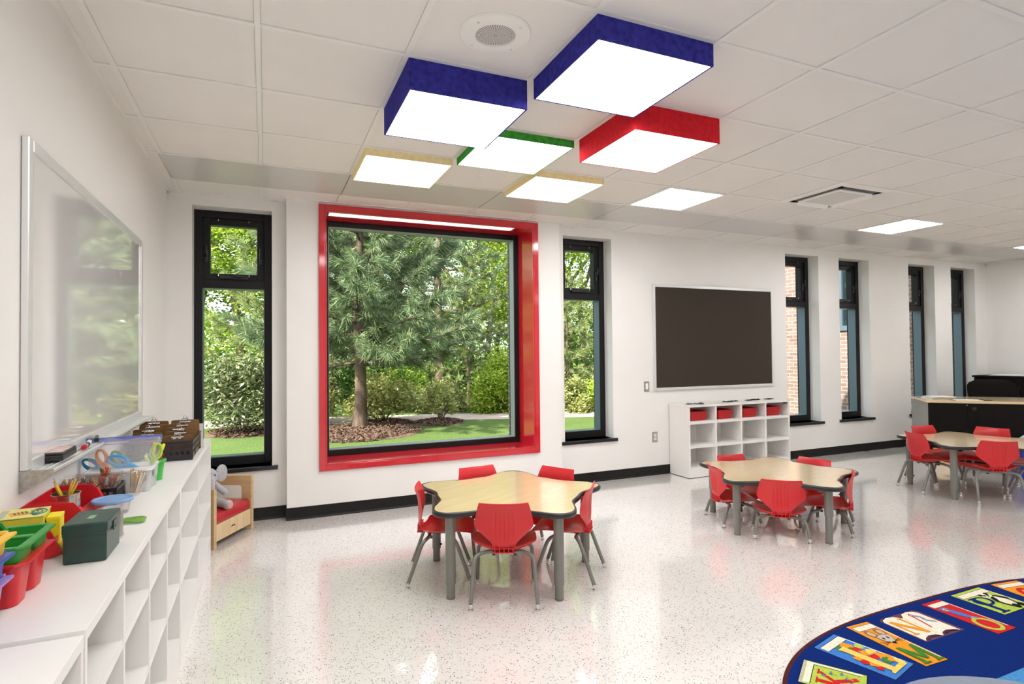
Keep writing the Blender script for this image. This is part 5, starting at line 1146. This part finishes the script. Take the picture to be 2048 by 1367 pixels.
# L : leaves along the letter L
o, e, n, w = frame((2.352, 1.918), (2.546, 1.965)); p = Pat(o, e, n); p.cover(w, 0.335, 'blue')
for k, (x, y, r_, c) in enumerate(((.085, .085, .022, 'green'), (.130, .085, .030, 'orange'), (.112, .118, .026, 'green'), (.135, .130, .022, 'red'), (.168, .125, .022, 'lime'), (.130, .165, .024, 'orange'), (.160, .180, .026, 'yellow'), (.120, .205, .022, 'red'), (.150, .215, .026, 'red'), (.165, .235, .034, 'orange'), (.140, .255, .024, 'green'), (.165, .270, .022, 'orange'), (.050, .170, .022, 'orange'), (.042, .205, .020, 'red'), (.055, .235, .022, 'orange'), (.04, .262, .016, 'red'))): p.blob(x, y, r_, c, k)
p.poly([(.050, .082), (.112, .082), (.104, .092), (.100, .296), (.150, .294), (.176, .262), (.186, .266), (.178, .318), (.044, .318), (.044, .308), (.060, .300), (.062, .094)], 'yellow'); p.done('L', 'blue book with autumn leaves and a yellow letter L')
# K : kites
o, e, n, w = frame((2.050, 1.752), (2.218, 1.862)); p = Pat(o, e, n); p.cover(w, 0.24, 'lime', page=False); p.rect(0.0, w, 0, 0.010, 'grey'); p.rect(0.012, w - .004, 0.014, 0.040, 'cream'); p.rect(w - .020, w - .006, 0.03, 0.225, 'cream'); p.line([(.012, .042), (w - .022, .042), (w - .022, .225)], .003, 'ink')
p.line([(.055, .065), (.055, .215)], .026, 'red'); p.rect(.032, .080, .060, .068, 'red'); p.line([(.062, .145), (.130, .068)], .016, 'red'); p.line([(.075, .130), (.140, .210)], .024, 'red'); p.rect(.11, .15, .060, .068, 'red')
for k, (x, y) in enumerate(((.105, .085), (.135, .11), (.15, .15), (.09, .19), (.03, .12), (.115, .17), (.03, .19))): p.poly([(x, y - .008), (x + .008, y), (x, y + .008), (x - .008, y)], 'blue'); p.poly([(x + .008, y), (x + .016, y - .005), (x + .016, y + .005)], 'red'); p.line([(x, y + .008), (x + .008, y + .018), (x, y + .024)], .003, 'yellow')
p.done('K', 'lime green book with little kites and a red letter K')
# light blue woven centre
ct = MB(); P = [(2.6, 1.425), (4.0, 1.425), (4.3, 0.8), (4.2, 0.2), (3.3, -0.05), (2.5, 0.2), (2.35, 0.9)]
ct.prism([(x - 3.30, y - 0.845) for x, y in P[::-1]], 0.0100, 0.0109); ct.build('woven_centre', RUGC['skyblue'][1], rug)

# ------------------------------------------------------------------ outside: lawn, path, planting, wing of the building
GZ = -0.15
def quads(name, m, V, parent=None, nv=4):
    """V: (n, nv, 3) float array of leaf polygons -> one mesh"""
    n = len(V); me = bpy.data.meshes.new(name); me.vertices.add(n * nv); me.loops.add(n * nv); me.polygons.add(n)
    me.vertices.foreach_set('co', V.reshape(-1).astype(np.float32)); me.loops.foreach_set('vertex_index', np.arange(n * nv, dtype=np.int32))
    me.polygons.foreach_set('loop_start', np.arange(0, n * nv, nv, dtype=np.int32)); me.update(calc_edges=True)
    me.materials.append(m); o = bpy.data.objects.new(name, me); COL.objects.link(o)
    if parent is not None: o.parent = parent
    return o
def unit(n):
    d = RNG.normal(size=(n, 3)); return d / np.linalg.norm(d, axis=1, keepdims=True)
def leaves(C, size, flat=0.35, asp=0.5, droop=0.0):
    """diamond leaves at the points C, more or less facing up"""
    n = len(C); nrm = unit(n); nrm[:, 2] = np.abs(nrm[:, 2]) + flat; nrm /= np.linalg.norm(nrm, axis=1, keepdims=True)
    t = unit(n); t[:, 2] -= droop; t -= nrm * (t * nrm).sum(1, keepdims=True); t /= np.linalg.norm(t, axis=1, keepdims=True) + 1e-9
    b = np.cross(nrm, t); s = (size * RNG.uniform(0.6, 1.25, n))[:, None]
    return np.stack([C - t * s * .5, C + b * s * asp * .5 - t * s * .05, C + t * s * .5, C - b * s * asp * .5 - t * s * .05], 1)
BARK = vary(mat('bark', (0.11, 0.080, 0.062), 0.9, spec=0.1), 9, 0.55, 6, stretch=(1, 1, .35), bump=0.9, bscale=22)
BARK2 = vary(mat('grey_bark', (0.15, 0.13, 0.11), 0.9, spec=0.1), 6, 0.4, 5, stretch=(1, 1, .3), bump=0.6, bscale=16)
LAWN = mat('lawn', (0.10, 0.19, 0.03), 0.9, spec=0.1); N, L, bb = nt(LAWN)
tc = N.new('ShaderNodeTexCoord'); n1 = N.new('ShaderNodeTexNoise'); n1.inputs['Scale'].default_value = 55; n1.inputs['Detail'].default_value = 5; L.new(tc.outputs['Object'], n1.inputs['Vector']); n2 = N.new('ShaderNodeTexNoise'); n2.inputs['Scale'].default_value = 1.2; n2.inputs['Detail'].default_value = 3; L.new(tc.outputs['Object'], n2.inputs['Vector'])
r1 = N.new('ShaderNodeValToRGB'); L.new(n1.outputs['Fac'], r1.inputs['Fac']); r1.color_ramp.elements[0].position = .3; r1.color_ramp.elements[1].position = .7; r1.color_ramp.elements[0].color = (0.055, 0.100, 0.024, 1); r1.color_ramp.elements[1].color = (0.165, 0.235, 0.07, 1)
hv = N.new('ShaderNodeMix'); hv.data_type = 'RGBA'; hv.blend_type = 'MULTIPLY'; hv.inputs['Factor'].default_value = 0.35; L.new(r1.outputs[0], hv.inputs['A']); L.new(n2.outputs['Fac'], hv.inputs['B']); L.new(hv.outputs['Result'], bb.inputs['Base Color'])
bp = N.new('ShaderNodeBump'); bp.inputs['Strength'].default_value = 0.8; bp.inputs['Distance'].default_value = 0.03; L.new(n1.outputs['Fac'], bp.inputs['Height']); L.new(bp.outputs[0], bb.inputs['Normal'])
gd = MB(); gd.add([(-60, 5.66, GZ), (60, 5.66, GZ), (60, 90, GZ), (-60, 90, GZ)], [(0, 1, 2, 3)]); struct(gd.build('ground', LAWN))
PATH = vary(mat('pale_pink_paving', (0.46, 0.36, 0.32), 0.85, spec=0.1), 5, 0.08)
px = MB(); px.prism([(-12, 15.6), (-1.0, 13.75), (2.8, 13.05), (5.1, 12.4), (9.8, 11.2), (9.9, 12.4), (5.4, 13.7), (3.0, 14.4), (-1.0, 15.2), (-12, 17.2)], GZ - 0.02, GZ + 0.012); struct(px.build('path', PATH))
MULCH = vary(mat('bark_mulch', (0.125, 0.080, 0.060), 0.95, spec=0.05), 20, 0.4, 5)
def mulch(x, y, r, label):
    n = int(3000 * r * r); a = RNG.uniform(0, 2 * PI, n); q = r * np.sqrt(RNG.uniform(0, 1, n)) * (1 + .12 * np.sin(3 * a + 1))
    C = np.stack([x + q * np.cos(a), y + q * np.sin(a), GZ + 0.02 + 0.07 * (1 - (q / r) ** 2) + RNG.uniform(0, .03, n)], 1)
    o = quads('bark_mulch', MULCH, leaves(C, 0.075, 1.2, .45)); tag(o, label, 'mulch', None, 'stuff')
    b = MB(); b.lathe([(r * 1.02, 0.004), (r * .7, .045), (0.01, .075)], 30, (x, y, GZ), cap0=False); bo = b.build('mulch_base', MULCH, o, True)

# --- wing of the brick building to the right
wg = MB(); wall_y(wg, 6.75, 7.0, GZ, 4.6, 0, 0.3, [])
wing = MB(); X0 = 10.4
def wall_x(mb, y0, y1, z0, z1, x0, x1, ops):
    ops = sorted(ops); y = y0
    for a, b, c, d in ops:
        mb.box(x0, x1, y, a, z0, z1); mb.box(x0, x1, a, b, z0, c); mb.box(x0, x1, a, b, d, z1); y = b
    mb.box(x0, x1, y, y1, z0, z1)
wall_x(wing, 5.665, 14.0, GZ, 4.8, X0, X0 + 0.3, [(6.95, 7.80, 1.82, 3.3)])
wing.box(X0 + 0.3, X0 + 4, 13.7, 14.0, GZ, 4.8); struct(wing.build('wall_wing', BRICK))
r = bpy.data.objects.new('window_8', None); COL.objects.link(r); r['kind'] = 'structure'; r.location = (X0, 7.375, 1.82)
f = MB(); f.box(0.05, 0.13, -0.425, -0.375, 0, 1.48); f.box(0.05, 0.13, 0.375, 0.425, 0, 1.48); f.box(0.05, 0.13, -0.375, 0.375, 0, 0.05); f.box(0.05, 0.13, -0.375, 0.375, 1.43, 1.48); f.box(0.05, 0.13, -0.02, 0.02, 0.05, 1.43); f.build('window_frame', JAMB, r)
DG = mat('dark_reflective_glass', (0.01, 0.02, 0.025), 0.03, spec=1.0); MB().box(0.09, 0.096, -0.375, 0.375, 0.05, 1.43).build('pane', DG, r); MB().box(-0.04, 0.10, -0.44, 0.44, -0.05, 0.0).build('window_sill', JAMB, r)

# --- pines
NEED = leafmat('pine_needles', (0.06, 0.115, 0.065), (0.16, 0.235, 0.12), (0.36, 0.42, 0.20), 0.25, 0.5)
NEED2 = leafmat('young_pine_needles', (0.11, 0.18, 0.07), (0.26, 0.33, 0.12), (0.45, 0.50, 0.20), 0.3, 0.5)
CANDLE = mat('pine_shoot', (0.42, 0.36, 0.15), 0.8)
def needles(T, D, n, l, w):
    """n needles round every tip T (with direction D)"""
    k = len(T); T = np.repeat(T, n, 0); D = np.repeat(D, n, 0); m_ = len(T)
    back = RNG.uniform(0, 1, m_)[:, None]; base = T - D * back * l * 0.75
    sp = unit(m_); sp -= D * (sp * D).sum(1, keepdims=True); sp /= np.linalg.norm(sp, axis=1, keepdims=True) + 1e-9
    op = RNG.uniform(0.35, 1.15, m_)[:, None]; d = D * np.cos(op) + sp * np.sin(op); d[:, 2] -= 0.16; d /= np.linalg.norm(d, axis=1, keepdims=True)
    L_ = (l * RNG.uniform(.75, 1.15, m_))[:, None]; s = np.cross(d, unit(m_)); s /= np.linalg.norm(s, axis=1, keepdims=True) + 1e-9
    mid = base + d * L_ * .55; tip = base + d * L_; tip[:, 2] -= 0.10 * L_[:, 0]
    return np.stack([base - s * w * .5, base + s * w * .5, mid + s * w * .55, tip, mid - s * w * .55], 1)
def pine(label, x, y, h, rad, zlow, nbr, ntip, nneed, l, m, seed, trunk_r, lean=0.0, group=None, w=0.006):
    rng = np.random.default_rng(seed); t = thing('pine_tree', label, 'tree', (x, y, GZ), 0, group)
    P = [(lean * (k / 10) ** 2 * h + 0.03 * math.sin(k * 1.3), 0.03 * math.cos(k), h * k / 10 - 0.0) for k in range(11)]
    tr = MB(); rr_ = [trunk_r * (1.25 if k == 0 else 1.0) * (1 - 0.085 * k) for k in range(11)]; tr.tube(P, rr_, 14)
    T = []; D = []; ca = MB()
    for i in range(nbr):
        u = (i + 0.5) / nbr; z = zlow + (h * .98 - zlow) * u; a = i * 2.39996 + rng.uniform(-.3, .3)
        R_ = rad * (1 - u) ** 0.62 * rng.uniform(.78, 1.1) + .25; rise = rng.uniform(-.05, .18) + .5 * u
        k0 = z / h * 10; ka = min(int(k0), 9); base = np.array(P[ka]) + (np.array(P[ka + 1]) - np.array(P[ka])) * (k0 - ka)
        pts = [base + np.array([math.cos(a) * R_ * q, math.sin(a) * R_ * q, R_ * (rise * q + .10 * q * q - .05 * math.sin(q * 3))]) for q in np.linspace(0, 1, 6)]
        br = max(.010, trunk_r * .26 * (1 - u * .7)); tr.tube(pts, [br * (1 - .15 * k) for k in range(6)], 6)
        nt_ = max(4, int(ntip * (R_ / rad)))
        for j in range(nt_):
            q = 0.12 + 0.88 * (j + rng.uniform(0, 1)) / nt_; q = min(q, 1); kk = min(int(q * 5), 4); p = pts[kk] + (pts[kk + 1] - pts[kk]) * (q * 5 - kk)
            sa = a + rng.uniform(-1.25, 1.25) * (1 if j < nt_ - 1 else .1); sl = R_ * rng.uniform(.12, .34) * (1.25 - q * .7); d = np.array([math.cos(sa), math.sin(sa), rng.uniform(-.15, .75)]); d /= np.linalg.norm(d)
            e = p + d * sl; tr.tube([p, p + d * sl * .5 + np.array([0, 0, -.02]), e], [.008, .006, .004], 4)
            T += [e, p + d * sl * .62]; D += [d, d]
            if rng.uniform() < .35: ca.tube([e - d * .02, e + np.array([0, 0, .05]) + d * .04, e + np.array([0, 0, .13]) + d * .06], [.006, .006, .003], 4)
    T.append(np.array(P[-1])); D.append(np.array([0, 0, 1.0]))
    quads('needles', m, needles(np.array(T), np.array(D), nneed, l, w), t, 5); tr.build('trunk', BARK, t, True)
    if ca.v: ca.build('new_shoots', CANDLE, t)
    return t
pine('big long-needled pine with thick trunk filling the red window', 1.74, 11.8, 6.6, 2.15, 1.30, 74, 16, 80, 0.22, NEED, 3, 0.130, 0.0, None, 0.0065)
pine('tall pine standing behind the big pine, its trunk seen at mid window', 4.72, 16.4, 9.5, 2.1, 2.0, 50, 9, 46, 0.20, NEED, 8, 0.16, 0.0, 'pines', 0.008)
pine('young pale green pine near the path, right of the big pine', 5.35, 15.6, 4.3, 1.15, 0.6, 34, 7, 46, 0.17, NEED2, 5, 0.055, 0.0, 'pines', 0.007)
pine('young pine seen through the narrow window beside the red one', 8.05, 14.6, 3.7, 1.1, 0.6, 34, 7, 46, 0.17, NEED2, 9, 0.06, 0.0, 'pines', 0.007)
pine('slender pine seen through the narrow window by the whiteboard', 0.25, 14.6, 5.2, 1.35, 1.2, 38, 8, 50, 0.19, NEED2, 12, 0.07, 0.0, 'pines', 0.007)
mulch(1.70, 11.55, 1.15, 'brown bark mulch ring around the big pine')
mulch(-0.35, 12.7, 0.75, 'bark mulch under the dark shrub outside the narrow window'); mulch(3.55, 12.35, 0.55, 'bark mulch under the small bare-stemmed shrub'); mulch(2.4, 12.75, 0.6, 'bark mulch under the shrub behind the big pine')

# --- shrubs
def shrub(name, label, x, y, rx, h, n, size, m, seed, asp=.42, stems=6, base=0.25, ry=None, group='garden shrubs', cl=26):
    global RNG
    RNG = np.random.default_rng(seed); t = thing(name, label, 'shrub', (x, y, GZ), 0, group); ry = ry or rx
    cc = unit(cl) * RNG.uniform(.45, 1, (cl, 1)) ** .5; cc[:, 2] = np.abs(cc[:, 2]) * 0.98; cc = np.stack([cc[:, 0] * rx * .8, cc[:, 1] * ry * .8, base + (h - base) * (cc[:, 2] * .85)], 1)
    C = cc[RNG.integers(0, cl, n)] + RNG.normal(size=(n, 3)) * np.array([rx, ry, h * .7]) * .15; C[:, 2] = np.maximum(C[:, 2], base * RNG.uniform(.4, 1, n))
    quads('foliage', m, leaves(C, size, .5, asp, .3), t); st = MB()
    for k in range(stems):
        c_ = cc[k]; st.tube([(0.04 * math.cos(k), 0.04 * math.sin(k), -.02), (c_[0] * .35, c_[1] * .35, c_[2] * .45), tuple(c_ * .98)], [.022, .015, .006], 6)
    st.build('stems', BARK2, t, True); return t
LF_R = leafmat('rhododendron_leaf', (0.03, 0.055, 0.022), (0.11, 0.145, 0.055), (0.30, 0.31, 0.17), .18, .35)
LF_Y = leafmat('fresh_yellow_green_leaf', (0.16, 0.27, 0.02), (0.36, 0.50, 0.05), (0.58, 0.66, 0.14), .45)
LF_M = leafmat('mid_green_leaf', (0.07, 0.15, 0.02), (0.20, 0.33, 0.04), (0.42, 0.52, 0.10), .45)
LF_P = leafmat('pale_shrub_leaf', (0.17, 0.21, 0.05), (0.37, 0.40, 0.13), (0.58, 0.57, 0.26), .35)
LF_D = leafmat('deep_green_leaf', (0.03, 0.08, 0.015), (0.09, 0.19, 0.03), (0.25, 0.36, 0.06), .4)
shrub('rhododendron', 'broad dark leathery shrub outside the narrow window by the whiteboard', -0.45, 12.9, 1.05, 1.75, 9000, 0.115, LF_R, 21, .34, 10, .30)
shrub('rhododendron', 'rounded leafy shrub just behind the big pine trunk', 2.45, 12.95, 0.95, 1.20, 7000, 0.10, LF_P, 22, .4, 9, .22)
shrub('rhododendron', 'leafy shrub to the left of the big pine trunk', 0.95, 13.5, 0.75, 1.20, 5000, 0.10, LF_P, 29, .4, 8, .2)
shrub('small_shrub', 'thin bare-stemmed little shrub beside the path', 3.60, 12.4, 0.42, 0.95, 1300, 0.085, LF_P, 23, .5, 9, .30)
shrub('leafy_shrub', 'bright yellow-green bush at the right of the red window', 5.75, 14.0, 0.95, 1.75, 14000, 0.085, LF_Y, 24, .55, 8, .05, cl=40)
shrub('leafy_shrub', 'low pale bush beyond the path at the middle of the red window', 4.30, 14.9, 0.85, 0.95, 6000, 0.085, LF_P, 25, .5, 7, .05)
shrub('leafy_shrub', 'bright green bush low in the narrow window beside the red one', 8.2, 12.6, 0.80, 1.15, 9000, 0.085, LF_Y, 26, .5, 7, .03)
shrub('leafy_shrub', 'pale bush behind the bright one in the narrow window', 7.2, 13.2, 0.8, 1.0, 6000, 0.09, LF_P, 27, .5, 7, .05)
shrub('leafy_shrub', 'mid-green bush beyond the path, left of the tall pine trunk', 3.6, 15.9, 0.95, 1.3, 7000, 0.09, LF_M, 28, .5, 7, .05)

# --- broadleaf trees
def tree_mesh(seed, h, crown_r, z0, n, size, m, tr_r, forks=3, ncl=46, spread=.17):
    global RNG
    RNG = np.random.default_rng(seed); tr = MB(); rng = random.Random(seed); tips = []
    def limb(p, d, l, r, dep):
        mid = p + d * l * .5 + Vector((rng.uniform(-.06, .06) * l, rng.uniform(-.06, .06) * l, 0)); e = p + d * l + Vector((rng.uniform(-.1, .1) * l, rng.uniform(-.1, .1) * l, 0))
        tr.tube([p, mid, e], [r, r * .85, r * .68], 7 if dep else 10)
        if dep >= 3 or r < .012: tips.append(e); return
        for k in range(2 if dep else forks):
            a = rng.uniform(0, 2 * PI); nd = (d + Vector((math.cos(a), math.sin(a), .15)) * rng.uniform(.35, .75)).normalized(); limb(e, nd, l * rng.uniform(.6, .85), r * .62, dep + 1)
        tips.append(e)
    limb(Vector((0, 0, -.05)), Vector((rng.uniform(-.06, .06), rng.uniform(-.06, .06), 1)).normalized(), h * .36, tr_r, 0)
    cc = unit(ncl) * RNG.uniform(.25, 1, (ncl, 1)) ** .4; cc = np.stack([cc[:, 0] * crown_r, cc[:, 1] * crown_r, z0 + (h - z0) * (.5 + .5 * cc[:, 2])], 1)
    tp = np.array([tuple(t_) for t_ in tips]); cc = np.concatenate([cc, tp, tp]); C = cc[RNG.integers(0, len(cc), n)]; off = RNG.normal(size=(n, 3)) * np.array([1, 1, .45]) * crown_r * spread; C = C + off
    V = leaves(C, size, .6, .6, .2); return tr, V
KINDS = {}
def tree(kind, label, x, y, rz, s=1.0, group='broadleaf trees behind the lawn'):
    if kind not in KINDS:
        seed, h, cr, zz, n, size, m, r_ = dict(open=(41, 9.5, 2.9, 2.6, 15000, .115, LF_Y, .12), full=(42, 10.5, 3.2, 1.6, 26000, .13, LF_M, .15), dark=(43, 11.0, 3.0, 1.2, 24000, .13, LF_D, .17), bright=(44, 8.0, 2.5, 1.0, 20000, .115, LF_Y, .10))[kind]
        t = thing('broadleaf_tree', label, 'tree', (x, y, GZ), rz, group); tr, V = tree_mesh(seed, h, cr, zz, n, size, m, r_); quads('foliage', m, V, t); tr.build('trunk', BARK2, t, True); KINDS[kind] = t
    else: t = copy_tree(KINDS[kind], (x, y, GZ), rz, label, group)
    t.scale = (s, s, s); return t
tree('open', 'thin-crowned tree with forking dark trunk at the right of the red window', 7.55, 19.2, 0.4)
tree('open', 'thin-crowned tree showing sky between its branches behind the pines', 7.9, 22.8, 2.4, 1.05)
tree('bright', 'bright low tree behind the forking trunk in the red window', 9.8, 21.0, 1.0)
tree('full', 'full green tree behind the top of the big pine', 2.2, 20.5, 0.2, .95); tree('full', 'full green tree filling the narrow window by the whiteboard', -0.9, 18.6, 1.9)
tree('dark', 'dark green tree behind the slender pine outside the whiteboard window', 0.6, 22.5, 0.7); tree('dark', 'dark green tree behind the pines at mid window', 5.4, 24.5, 2.2, 1.0)
tree('bright', 'bright tree high in the narrow window by the whiteboard', -2.2, 21.5, 2.9, 1.35); tree('full', 'full green tree seen in the narrow window beside the red one', 11.6, 19.5, 3.3, .95)
tree('dark', 'dark tree behind the bushes in the narrow window beside the red one', 13.2, 23.5, 1.2, .95); tree('bright', 'bright tree at the far end of the lawn beyond the brick wing', 12.6, 17.4, 4.1, .9)
tree('full', 'full tree outside to the left of the whiteboard window', -4.4, 19.5, 5.0, 1.0); tree('dark', 'dark tree farthest left along the garden edge', -6.5, 23.0, 4.4, 1.05); tree('bright', 'bright tree between the pines and the far lawn edge', 3.6, 26.5, 5.2, 1.3)
tree('open', 'thin tree farthest behind the forking trunk', 10.8, 26.5, 5.6, 1.1)
tree('bright', 'bright leafy tree close outside the narrow window by the whiteboard', -1.75, 16.6, 0.9, .85)
# undergrowth along the edge of the wood
RNG = np.random.default_rng(77)
n = 46000; X = RNG.uniform(-11, 19, n); Y = 18.2 + RNG.uniform(0, 5, n); hz = 1.7 + .7 * np.sin(X * 1.3) + .4 * np.sin(X * 3.1 + 1); Z = GZ + RNG.uniform(0, 1, n) * hz
tag(quads('undergrowth', LF_D, leaves(np.stack([X, Y, Z], 1), .15, .5, .55)), 'dark green undergrowth along the edge of the wood', 'undergrowth', None, 'stuff')
n = 26000; X = RNG.uniform(-16, 26, n); Y = 30 + RNG.uniform(0, 5, n); Z = GZ + RNG.uniform(0, 1, n) * (4.6 + 1.3 * np.sin(X * .6) + .8 * np.sin(X * 1.7))
tag(quads('woodland', LF_M, leaves(np.stack([X, Y, Z], 1), .34, .4, .6)), 'hazy mass of distant woodland leaves behind the trees', 'woodland', None, 'stuff')

# ------------------------------------------------------------------ camera, light, sky
cam = bpy.data.cameras.new('camera'); co = bpy.data.objects.new('camera', cam); COL.objects.link(co)
th, pi_, ro, fpx = 0.4078, 0.0189, -0.0096, 1141.19
fwd = Vector((math.sin(th) * math.cos(pi_), math.cos(th) * math.cos(pi_), math.sin(pi_))); rt = Vector((math.cos(th), -math.sin(th), 0)); up = rt.cross(fwd)
r2 = rt * math.cos(ro) + up * math.sin(ro); u2 = up * math.cos(ro) - rt * math.sin(ro)
Mx = Matrix((r2, u2, -fwd)).transposed().to_4x4(); Mx.translation = Vector((0, 0, 1.40)); co.matrix_world = Mx
cam.sensor_width = 36; cam.sensor_fit = 'HORIZONTAL'; cam.lens = fpx / 2048 * 36; cam.clip_start = 0.02; cam.clip_end = 400
sc.camera = co
SUN_DIR = Vector((-0.70, -0.36, 0.66)).normalized()     # towards the sun
sl = bpy.data.lights.new('sun', 'SUN'); sl.energy = 15.5; sl.angle = math.radians(0.6); sl.color = (1.0, 0.93, 0.80)
so = bpy.data.objects.new('sun', sl); COL.objects.link(so); so.rotation_euler = SUN_DIR.to_track_quat('Z', 'Y').to_euler()
wd = bpy.data.worlds.new('sky'); sc.world = wd; wd.use_nodes = True; N = wd.node_tree.nodes; L = wd.node_tree.links
bg = N['Background']; sk = N.new('ShaderNodeTexSky'); sk.sky_type = 'NISHITA'; sk.sun_disc = False; sk.sun_elevation = math.asin(SUN_DIR.z); sk.sun_rotation = math.atan2(SUN_DIR.x, SUN_DIR.y)
sk.air_density = 1.2; sk.dust_density = 3.0; sk.ozone_density = 1.0
mx = N.new('ShaderNodeMix'); mx.data_type = 'RGBA'; mx.inputs['Factor'].default_value = 0.55; mx.inputs['B'].default_value = (6.0, 6.4, 6.8, 1)   # thin bright cloud over the blue
L.new(sk.outputs[0], mx.inputs['A']); L.new(mx.outputs['Result'], bg.inputs['Color']); bg.inputs['Strength'].default_value = 0.68
sc.view_settings.view_transform = 'Standard'; sc.view_settings.look = 'None'; sc.view_settings.gamma = 1; sc.view_settings.exposure = 0.0
sc.render.film_transparent = False
cy = sc.cycles; cy.use_denoising = True; cy.max_bounces = 10; cy.diffuse_bounces = 6; cy.glossy_bounces = 5; cy.transparent_max_bounces = 24; cy.transmission_bounces = 8
cy.sample_clamp_indirect = 8; cy.caustics_reflective = False; cy.caustics_refractive = False
